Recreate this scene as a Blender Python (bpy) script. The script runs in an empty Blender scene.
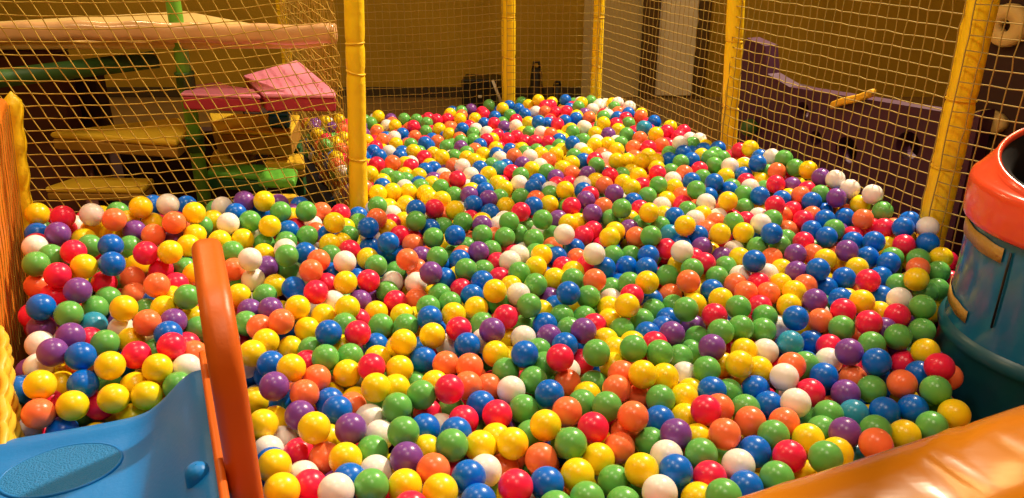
import bpy, bmesh, math, random
import numpy as np
from mathutils import Vector
random.seed(7)
rng = np.random.default_rng(7)
S = bpy.context.scene
COL = S.collection
R = 0.035                      # ball radius, metres
CAM = Vector((0, 0, 1.55))
E1 = Vector((.9165, .40, 0)); E2 = Vector((-.40, .9165, 0))   # the pit stands turned in the room: along its front edge / into it
def fr(x, y, z=0.0): return E1 * x + E2 * y + Vector((0, 0, z))

EXPOSURE = 1.2
def LIGHTS():
    warm = (1, .84, .60)
    lamp('hall_lamp', (2.9, 5.1, 5.0), 1200, .14, warm, (.1, 2.3, .5), 75, .8)
    lamp('ceiling_lamp', (-.7, 2.0, 3.6), 55, .35, warm, (-.1, 2.2, .5), 130, .8)
    lamp('ceiling_lamp', (.4, .4, 3.6), 50, .35, warm, (.1, 1.8, .5), 130, .8)
    amber = (1, .72, .36)
    lamp('added_fill', (-2.6, 5.0, 3.6), 50, .2, amber)  # fill added to lift the walls at the left and back
    lamp('added_fill', (3.4, 4.2, 3.6), 34, .2, (1, .60, .22))  # fill added to lift the wall behind the right net
    lamp('added_fill', (-2.8, 1.4, 3.3), 32, .2, amber)  # fill added for the background at the left
    lamp('added_fill', (1.3, 6.2, 3.2), 14, .1, (1, .8, .5), (1.43, 7.15, .8), 60, .9)  # spot added only to brighten the pale door
# plastic balls as they lie: x,y,z in millimetres and a colour letter
SINGLE_DATA = """
653,1364,499g 7,1269,502r -276,1261,509g -428,1443,517y 126,1413,498g 264,1324,499y -127,1394,508g 1,1428,487y 464,1449,496o 782,1419,492o 548,1339,467g 74,1473,502y
271,1502,505o -444,1238,518y 334,1325,495b -1076,1527,495o -337,1230,523w -355,1466,498p -1012,1555,498y -140,1253,504y -87,1300,500b -235,1439,508g 70,1297,486b -147,1601,513r
441,1532,501r -221,1373,490p 180,1478,492r 134,1329,482y -1092,1581,537y 590,1394,479r -564,1619,509p 62,1399,468o -321,1609,512y -490,1344,493y 290,1259,496w -966,1660,541y
-934,1589,495y 316,1662,515y -214,1286,489y 1006,1618,499g 405,1404,477g -1042,1678,556b -1112,1685,563p -214,1604,495g 359,1455,491p -859,1672,527y -265,1556,492g 478,1377,469w
952,1669,484o 893,1510,449y -161,1331,493o 237,1454,456o 127,1553,483o 570,1732,501y 120,1735,518r 909,1725,512b -351,1379,484y 547,1536,468o 674,1699,484w -34,1549,477r
213,1756,520g -68,1423,483y 960,1525,462g 89,1613,491b 186,1407,462y 738,1473,482p 859,1774,512p 219,1558,494g 528,1430,464b 32,1754,517b 475,1307,468b -540,1688,517y
309,1775,522g 666,1588,483w -1218,1846,603b -1019,1624,511b 408,1233,508g 213,1343,454g -930,1721,534r 581,1474,474g -417,1740,470y 27,1593,463g -852,1748,544r 954,1604,455b
-1021,1876,584y -284,1831,508y 890,1686,457g 1020,1855,510g 659,1473,465y -404,1286,488r -497,1629,481o 408,1335,471r -403,1554,485b -483,1853,523b -947,1837,562o -212,1871,505y
353,1611,478g -2,1658,473w 514,1793,514p -1157,1919,615p -885,1955,578g 884,1597,453b -623,1911,526o -410,1869,513r 377,1776,507g -1030,1772,538g -1236,1976,634r -567,1520,471y
-53,1877,517p -1148,1841,585g 778,1946,518b -476,1770,497g 482,1977,529g -56,1355,472w 821,1673,453p -492,1557,470p -976,1985,599o -352,1730,494r 788,1733,465b 490,1735,483g
-1312,2014,650g -1123,2051,634b 48,1998,530g 252,1642,486o -1189,2027,637y -304,1431,464g 322,1999,529y 1133,1971,539g 192,1891,509p -407,1426,451o 959,1901,527r -1164,1617,501b
-117,1832,497b 746,1874,480t -285,1749,477y -232,1818,463b -50,2089,531y 162,2068,534b -43,1819,480y -1103,1754,568p 148,1260,479g -996,2142,631y -561,2059,542r 900,1926,498g
-1066,2139,629r 1183,2120,554y 53,1703,473g -776,2169,596w 521,2138,538o 311,1483,448g -472,1454,440r -107,1740,489o -169,1769,478o -1336,2184,672p 864,1986,489o 1117,1920,493g
-598,1990,528y -485,1704,477o 1065,1793,501y 328,1393,480w 731,1667,460r -493,2142,533y 631,1990,528g 377,1695,487y -680,2216,587g -1202,2260,687o -244,2188,543p 866,2048,520p
1049,2133,543r 816,1604,441t 625,1535,465o -595,2155,565o 614,1893,516g 682,1914,497g 738,2230,563b -1276,2277,697w 432,1899,495p -17,1962,513r 484,1649,477b -1037,2291,665o
607,1699,449b -143,1898,509r -368,1982,475g 552,1861,522g 340,1543,466b 748,1588,450g -198,1513,464b 620,1630,448b -609,1748,491b -325,2272,550o -434,2189,516r 256,2290,561w
399,2136,536y -1158,2349,695y 924,2200,549b -870,1617,485y 991,2027,527y 1050,1696,515r -286,1363,464w -16,1756,466g -108,1664,483o -463,2008,518y -65,1234,495b -111,1537,470r
-511,2235,558w -228,1967,507b 1067,1967,514r -770,2370,623y -1454,2298,691y -1247,2091,653r -1001,2364,670y 558,1958,519r -396,2367,567b 140,1727,450o 416,1639,464y 530,2292,569w
-652,1855,496y -74,1606,465b 929,1998,514r -566,1949,481y 223,2098,507g -643,2124,523b -1163,2138,652b 673,1851,468w 844,2414,580b 71,2172,512g 246,2158,533o 1058,2325,557p
-473,2452,586b -142,2245,529g -1099,2273,631o 1018,2222,509b 685,2445,567y 947,1841,495g -585,2457,601y 173,2458,559w -1133,1938,552g 573,2469,586y 1042,2455,551b -1347,2246,701r
824,1509,463g -189,2459,555b -103,2049,495y 1022,1553,476y -686,2502,624g -1097,2403,684w -808,1715,501w -900,2367,633w 454,2423,567g -1110,1874,536t -1113,2126,555o -296,1974,479g
712,1758,481o 700,1416,470y -332,1562,457w 1107,2048,524w -422,1809,478g -326,2535,577g -828,2522,653y 1189,2534,584o -844,2408,625g -260,2450,550g 637,1393,427y -124,1470,485b
471,2578,591y -164,1995,503y 105,2575,567g 775,2488,553y 31,1900,481w 631,1762,467y -1197,1773,534w 372,1275,465y 324,2456,549y 486,2270,496g -424,2277,527g 1178,2286,532b
1036,1826,447r -535,2016,488y -778,2179,526w -901,1885,540p 382,2619,591g -299,1500,456w -985,2246,607y -109,2388,526p -688,1924,502o 1333,2369,565b -948,1943,550y 1282,2441,590b
-24,2487,537g 140,1847,489b 1259,2646,634w -601,1895,452y 167,1608,467g 756,2122,506o -239,2348,525g 911,2360,529p -664,2406,574g 705,1979,504g -1375,2126,654w 19,2117,506w
"""
LABEL_DATA = """
green ball along the orange padded beam, red left, yellow right, green behind, yellow in front
red ball, with white left, blue right and yellow behind
green ball, with blue left, yellow right and white behind
yellow ball, with purple left, purple right, orange behind and orange in front
green ball, with orange left, red right, orange behind and yellow in front
yellow ball, with green left, blue right, green behind and white in front
green ball, with yellow left, yellow right, blue behind and orange in front
yellow ball, with yellow left, orange right, green behind and red in front
orange ball, with yellow left, orange right, orange behind and white in front
orange ball along the orange padded beam, purple left, yellow right, green behind
green ball along the orange padded beam, blue left, yellow right, red behind
yellow ball, with green left, orange right, blue behind and orange in front
orange ball, with green left, blue right, orange behind and orange in front
yellow ball beside the orange handrail, red right, yellow behind
blue ball, with yellow left, red right, white behind and white in front
orange ball along the orange side pad, yellow right, yellow behind, white in front
white ball, with red left, blue right and yellow behind
purple ball, with yellow left, white right, orange behind and yellow in front
yellow ball at the blue slide, orange left, red right, blue behind, blue in front
yellow ball, with yellow left, blue right and orange behind
blue ball, with orange left, white right, yellow behind and blue in front
green ball, with white left, blue right, green behind and purple in front
blue ball, with red left, yellow right and orange behind
red ball, with yellow left, orange right, orange behind and red in front
red ball, with yellow left, orange right, blue behind and yellow in front
purple ball, with green left, yellow right, green behind and yellow in front
red ball, with green left, orange right, green behind and yellow in front
yellow ball, with blue left, yellow right, green behind and green in front
yellow ball along the orange side pad, blue left, yellow right, white behind, orange in front
red ball along the orange padded beam, blue left, green right, orange behind, green in front
purple ball beside the orange handrail, yellow left, orange right, blue behind, yellow in front
orange ball, with yellow left, green right, yellow behind and blue in front
yellow ball, with yellow left, yellow right, red behind and white in front
yellow ball beside the orange handrail, red right, white behind, yellow in front
white ball, with green left, yellow right and white behind
yellow ball, with blue left, red right, green behind and yellow in front
yellow ball at the blue slide, red left, yellow right, yellow behind
yellow ball, with orange left, yellow right, green behind and orange in front
yellow ball, with green left, yellow right and purple behind
green ball against the blue drum, blue left, red behind, green in front
green ball, with white left, white right, yellow behind and red in front
blue ball, with purple left, yellow right, purple behind and blue in front
purple ball along the orange side pad, white left, blue right, purple behind, white in front
green ball, with yellow left, yellow right, blue behind and blue in front
purple ball near the front, with green left, yellow right, yellow behind and white in front
yellow ball at the blue slide, red left, white right, red behind, yellow in front
green ball, with white left, green right, yellow behind and green in front
white ball, with red left, blue right, orange behind and blue in front
orange ball, with green left, blue right, red behind and blue in front
yellow ball along the orange padded beam, green left, green right, blue behind
orange ball, with purple left, blue right, yellow behind and yellow in front
orange ball with yellow front left, yellow front right, red back left, orange back right
orange ball with yellow front left, red front right, blue back left, green back right
yellow ball, with green left, yellow right, yellow behind and green in front
red ball, with green left, red right, blue behind and orange in front
blue ball near the front, with purple left, red right, green behind and green in front
yellow ball, with orange left, green right, purple behind and blue in front
orange ball, with orange left, orange right, green behind and blue in front
white ball, with yellow left, green right, orange behind and white in front
red ball, with blue left, green right, orange behind and yellow in front
green ball, with red left, yellow right, yellow behind and green in front
yellow ball, with green left, yellow right, blue behind and white in front
green ball along the orange padded beam, yellow left, yellow right, green behind
blue ball, with green left, orange right, green behind and yellow in front
yellow ball, with yellow left, orange right, red behind and green in front
purple ball, with green left, green right, teal behind and yellow in front
purple ball, with red left, green right, green behind and orange in front
green ball, with green left, orange right, orange behind and red in front
blue ball, with white left, red right, orange behind and blue in front
blue ball, with yellow left, green right, white behind and green in front
blue ball along the orange padded beam, green left, green right, white behind
yellow ball, with blue left, orange right, yellow behind and orange in front
green ball, with yellow left, red right, green behind and yellow in front
white ball, with blue left, red right, white behind and orange in front
blue ball along the orange side pad, red left, red right, orange behind, purple in front
blue ball, with yellow left, yellow right, blue behind and yellow in front
green ball along the orange padded beam, yellow left, blue right, red behind
green ball, with yellow left, yellow right, orange behind and green in front
red ball with yellow front left, yellow front right, yellow back left, orange back right
green ball, with orange left, yellow right, orange behind and red in front
yellow ball, with orange left, red right, green behind and orange in front
green ball, with red left, yellow right, white behind and yellow in front
red ball beside the orange handrail, red left, orange right, blue behind, yellow in front
blue ball, with blue left, green right, orange behind and yellow in front
yellow ball, with green left, green right, orange behind and white in front
yellow ball, with blue left, yellow right, green behind and yellow in front
green ball, with purple left, orange right, blue behind and blue in front
green ball, with green left, green right, red behind and red in front
yellow ball, with green left, green right, white behind and yellow in front
red ball, with yellow left, white right and red behind
orange ball, with purple left, blue right, orange behind and purple in front
red ball, with blue left, white right, green behind and yellow in front
blue ball, with purple left, orange right, blue behind and purple in front
blue ball, with yellow left, green right, yellow behind and green in front
orange ball, with white left, purple right, green behind and yellow in front
yellow ball, with yellow left, red right, blue behind and blue in front
green ball, with orange left, yellow right, yellow behind and blue in front
white ball, with orange left, green right, green behind and green in front
purple ball, with green left, yellow right, green behind and green in front
purple ball, with red left, red right, yellow behind and green in front
green ball beside the orange handrail, yellow left, red behind, purple in front
blue ball, with teal left, blue right, green behind and green in front
orange ball, with orange left, yellow right, purple behind and yellow in front
red ball, with green left, green right, purple behind and green in front
green ball, with green left, green right, red behind and yellow in front
green ball, with blue left, yellow right, teal behind and yellow in front
red ball, with orange left, yellow right, green behind and red in front
yellow ball beside the orange handrail, yellow right, yellow behind, white in front
purple ball, with green left, red right, yellow behind and yellow in front
green ball in mid pit, with blue left, green right, purple behind and purple in front
blue ball, with white left, orange right, yellow behind and teal in front
green ball, with green left, green right, blue behind and orange in front
green ball, with green left, yellow right, orange behind and purple in front
white ball, with blue left, red right, yellow behind and blue in front
purple ball, with red left, green right, orange behind and teal in front
purple ball, with yellow left, yellow right, orange behind and red in front
orange ball, with orange left, red right, red behind and yellow in front
red ball with orange front left, yellow front right, green back left, yellow back right
blue ball, with green left, orange right, white behind and red in front
green ball, with white left, yellow right, purple behind and blue in front
green ball along the orange side pad, green right, white behind, orange in front
blue ball, with yellow left, yellow right, blue behind and red in front
green ball, with red left, green right, green behind and white in front
orange ball, with green left, orange right, orange behind and green in front
yellow ball, with red left, blue right, green behind and purple in front
green ball, with yellow left, purple right, white behind and white in front
yellow ball, with yellow left, green right, red behind and green in front
green ball against the blue drum, white left, yellow right, green behind, green in front
purple ball, with green left, red right, green behind and red in front
orange ball, with red left, yellow right, yellow behind and white in front
red ball, with green left, yellow right, yellow behind and green in front
blue ball along the orange side pad, yellow right, white behind, orange in front
blue ball, with orange left, yellow right, red behind and orange in front
teal ball, with white left, blue right, blue behind and orange in front
yellow ball, with red left, blue right, yellow behind and yellow in front
blue ball, with yellow left, orange right, yellow behind and yellow in front
yellow ball, with blue left, yellow right, red behind and red in front
blue ball in mid pit, with green left, green right, green behind and green in front
yellow ball, with blue left, blue right, purple behind and green in front
purple ball, with purple left, teal right, green behind and blue in front
green ball, with blue left, green right and yellow behind
yellow ball, with red left, yellow right, orange behind and red in front
red ball, with blue left, red right, orange behind and yellow in front
green ball, with orange left, red right, red behind and purple in front
red ball, with green left, yellow right, orange behind and yellow in front
yellow ball, with green left, green right, orange behind and green in front
green ball, with white left, blue right, green behind and green in front
white ball beside the orange handrail, green left, yellow right, yellow behind, white in front
orange ball, with green left, blue right, green behind and yellow in front
green ball, with orange left, purple right, blue behind and yellow in front
red ball, with white left, orange right, purple behind and red in front
orange ball, with orange left, yellow right, blue behind and orange in front
orange ball, with blue left, orange right, yellow behind and red in front
purple ball, with blue left, yellow right, red behind and green in front
orange ball, with blue left, green right, purple behind and blue in front
green ball with red front left, red front right, red back left, yellow back right
yellow ball, with purple left, yellow right, blue behind and yellow in front
orange ball, with yellow left, yellow right, green behind and orange in front
yellow ball against the blue drum, red left, green behind, blue in front
white ball, with green left, green right, purple behind and blue in front
red ball, with white left, purple right, green behind and green in front
yellow ball in mid pit, with red left, red right, white behind and yellow in front
green ball, with yellow left, red right, orange behind and green in front
yellow ball, with yellow left, white right, green behind and green in front
green ball, with yellow left, blue right, white behind and green in front
orange ball below the left net, white left, purple right, green behind, yellow in front
purple ball, with white left, blue right, green behind and green in front
purple ball, with yellow left, blue right, orange behind and orange in front
red ball, with blue left, blue right, blue behind and yellow in front
teal ball, with green left, blue right, purple behind and purple in front
orange ball, with orange left, yellow right, white behind and green in front
orange ball, with green left, red right, orange behind and red in front
green ball in mid pit, with green left, green right, green behind and yellow in front
green ball, with green left, white right, green behind and white in front
blue ball with white front left, white front right, white back left, green back right
white ball below the left net, red left, orange right, yellow in front
purple ball, with blue left, purple right, blue behind and green in front
red ball, with green left, green right, yellow behind and white in front
blue ball, with yellow left, green right, green behind and red in front
orange ball below the left net, yellow left, yellow right, white behind, yellow in front
blue ball, with green left, white right, yellow behind and green in front
red ball, with yellow left, green right, yellow behind and blue in front
green ball, with red left, green right, yellow behind and blue in front
green ball, with green left, green right, red behind and purple in front
blue ball, with orange left, yellow right, green behind and green in front
green ball, with white left, teal right, purple behind and green in front
blue ball, with green left, blue right, green behind and yellow in front
blue ball, with green left, white right, blue behind and green in front
blue ball beside the orange handrail, yellow left, yellow right, yellow behind, purple in front
orange ball, with blue left, purple right, orange behind and green in front
red ball, with yellow left, white right, yellow behind and purple in front
white ball, with orange left, green right, red behind and orange in front
yellow ball, with green left, green right, blue behind and green in front
yellow ball below the left net, green left, blue right, purple in front
blue ball, with purple left, blue right, orange behind and blue in front
yellow ball at the blue slide, yellow left, green right, yellow behind
yellow ball, with blue left, blue right, red behind and red in front
red ball against the blue drum, blue left, yellow behind, green in front
white ball, with blue left, purple right, green behind and green in front
green ball, with orange left, green right, yellow behind and white in front
orange ball, with red left, orange right, orange behind and blue in front
yellow ball, with white left, purple right, yellow behind and green in front
blue ball, with yellow left, red right and blue behind
red ball, with blue left, blue right, orange behind and blue in front
white ball with red front left, red front right, green back left, red back right
blue ball, with yellow left, yellow right, green behind and yellow in front
red ball, with yellow left, green right, white behind and green in front
yellow ball below the left net, green left, blue right, green behind, green in front
yellow ball below the left net, red right, blue in front
red ball, with green left, green right, yellow behind and yellow in front
yellow ball below the left net, blue left, yellow right, green in front
red ball in mid pit, with yellow left, green right, yellow behind and green in front
blue ball, with blue left, red right, yellow behind and blue in front
orange ball near the front, with blue left, green right, red behind and orange in front
yellow ball, with green left, blue right, white behind and yellow in front
white ball, with red left, purple right, yellow behind and green in front
yellow ball beside the orange handrail, yellow left, yellow right, orange behind, blue in front
blue ball, with red left, red right, orange behind and yellow in front
red ball, with orange left, yellow right, blue behind and green in front
yellow ball, with orange left, blue right, yellow behind and green in front
green ball, with blue left, white right, orange behind and green in front
blue ball, with yellow left, red right, green behind and yellow in front
blue ball, with green left, green right, yellow behind and blue in front
white ball, with yellow left, teal right, green behind and yellow in front
blue ball, with white left, orange right, green behind and green in front
green ball, with yellow left, yellow right, yellow behind and green in front
orange ball, with green left, green right, blue behind and green in front
purple ball, with yellow left, blue right, blue behind and yellow in front
blue ball, with green left, yellow right, orange behind and blue in front
green ball, with blue left, green right, blue behind and red in front
orange ball, with purple left, orange right, yellow behind and red in front
blue ball, with blue left, red right, purple behind and blue in front
yellow ball, with orange left, yellow right, orange behind and purple in front
green ball, with purple left, green right, red behind and blue in front
yellow ball below the left net, orange left, green right, red behind, yellow in front
white ball, with green left, red right, yellow behind and blue in front
green ball, with green left, green right, red behind and teal in front
yellow ball, with blue left, white right, green behind and white in front
blue ball, with blue left, red right, blue behind and yellow in front
red ball below the left net, yellow left, white right, purple in front
green ball along the orange padded beam, purple left, yellow right, blue behind, orange in front
blue ball, with green left, green right, green behind and blue in front
yellow ball, with yellow left, red right, blue behind and green in front
yellow ball against the blue drum, green left, green behind
green ball below the left net, green left, orange right, green in front
white ball below the left net, blue left, blue right, orange in front
white ball at the blue slide, yellow left, orange behind, green in front
white ball below the left net, yellow left, green right, blue behind, yellow in front
green ball, with orange left, teal right, green behind and blue in front
teal ball, with purple left, white right, green behind and green in front
orange ball, with red left, orange right, yellow behind and orange in front
green ball, with green left, blue right, yellow behind and yellow in front
orange ball, with yellow left, green right, teal behind and white in front
yellow ball along the orange padded beam, green left, orange right, purple behind
white ball, with purple left, green right, yellow behind and white in front
white ball, with blue left, green right, green behind and red in front
green ball, with green left, yellow right, red behind and yellow in front
green ball, with red left, blue right, blue behind and orange in front
yellow ball below the left net, purple left, purple right, yellow in front
orange ball, with blue left, green right, yellow behind and red in front
green ball below the left net, blue left, yellow right, purple behind, yellow in front
green ball, with orange left, blue right, blue behind and green in front
yellow ball along the orange padded beam, green left, yellow right, yellow behind
blue ball, with blue left, yellow right, red behind and green in front
yellow ball, with red left, white right, green behind and green in front
yellow ball, with blue left, yellow right, green behind and red in front
green ball, with red left, purple right, yellow behind and green in front
yellow ball, with yellow left, white right, red behind and white in front
white ball, with purple left, purple right, green behind and blue in front
yellow ball, with yellow left, white right, white behind and blue in front
white ball along the orange side pad, purple right, purple behind, white in front
yellow ball, with white left, green right and red behind
yellow ball, with red left, purple right, yellow behind and green in front
green ball, with yellow left, orange right, red behind and orange in front
green ball, with yellow left, green right, blue behind and red in front
blue ball, with blue left, green right, green behind and blue in front
red ball, with blue left, blue right, green behind and orange in front
yellow ball, with yellow left, green right, white behind and blue in front
white ball beside the orange handrail, yellow right, white behind, green in front
purple ball beside the orange handrail, orange left, green right, yellow behind, blue in front
green ball, with orange left, red right, purple behind and purple in front
white ball, with purple left, green right, white behind and green in front
yellow ball beside the orange handrail, yellow left, yellow right, yellow behind, green in front
purple ball, with blue left, green right, green behind and green in front
orange ball beside the orange handrail, orange right, purple behind, yellow in front
blue ball, with red left, white behind and green in front
yellow ball, with green left, green right, orange behind and purple in front
blue ball, with red left, blue right and red in front
green ball, with green left, green right, green behind and white in front
blue ball, with purple left, purple right, green behind and red in front
white ball, with yellow left and green in front
yellow ball, with yellow left, green right, orange behind and yellow in front
green ball, with orange left, green right, yellow behind and red in front
orange ball, with orange left, yellow right, white behind and red in front
green ball, with purple left, blue right, green behind and purple in front
purple ball, with green left, orange right, red behind and purple in front
green ball, with blue left, yellow right, green behind and blue in front
green ball, with green left, white right, red behind and green in front
white ball along the orange side pad, green right, blue behind, green in front
white ball, with yellow left, green right, green behind and green in front
"""
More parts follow.
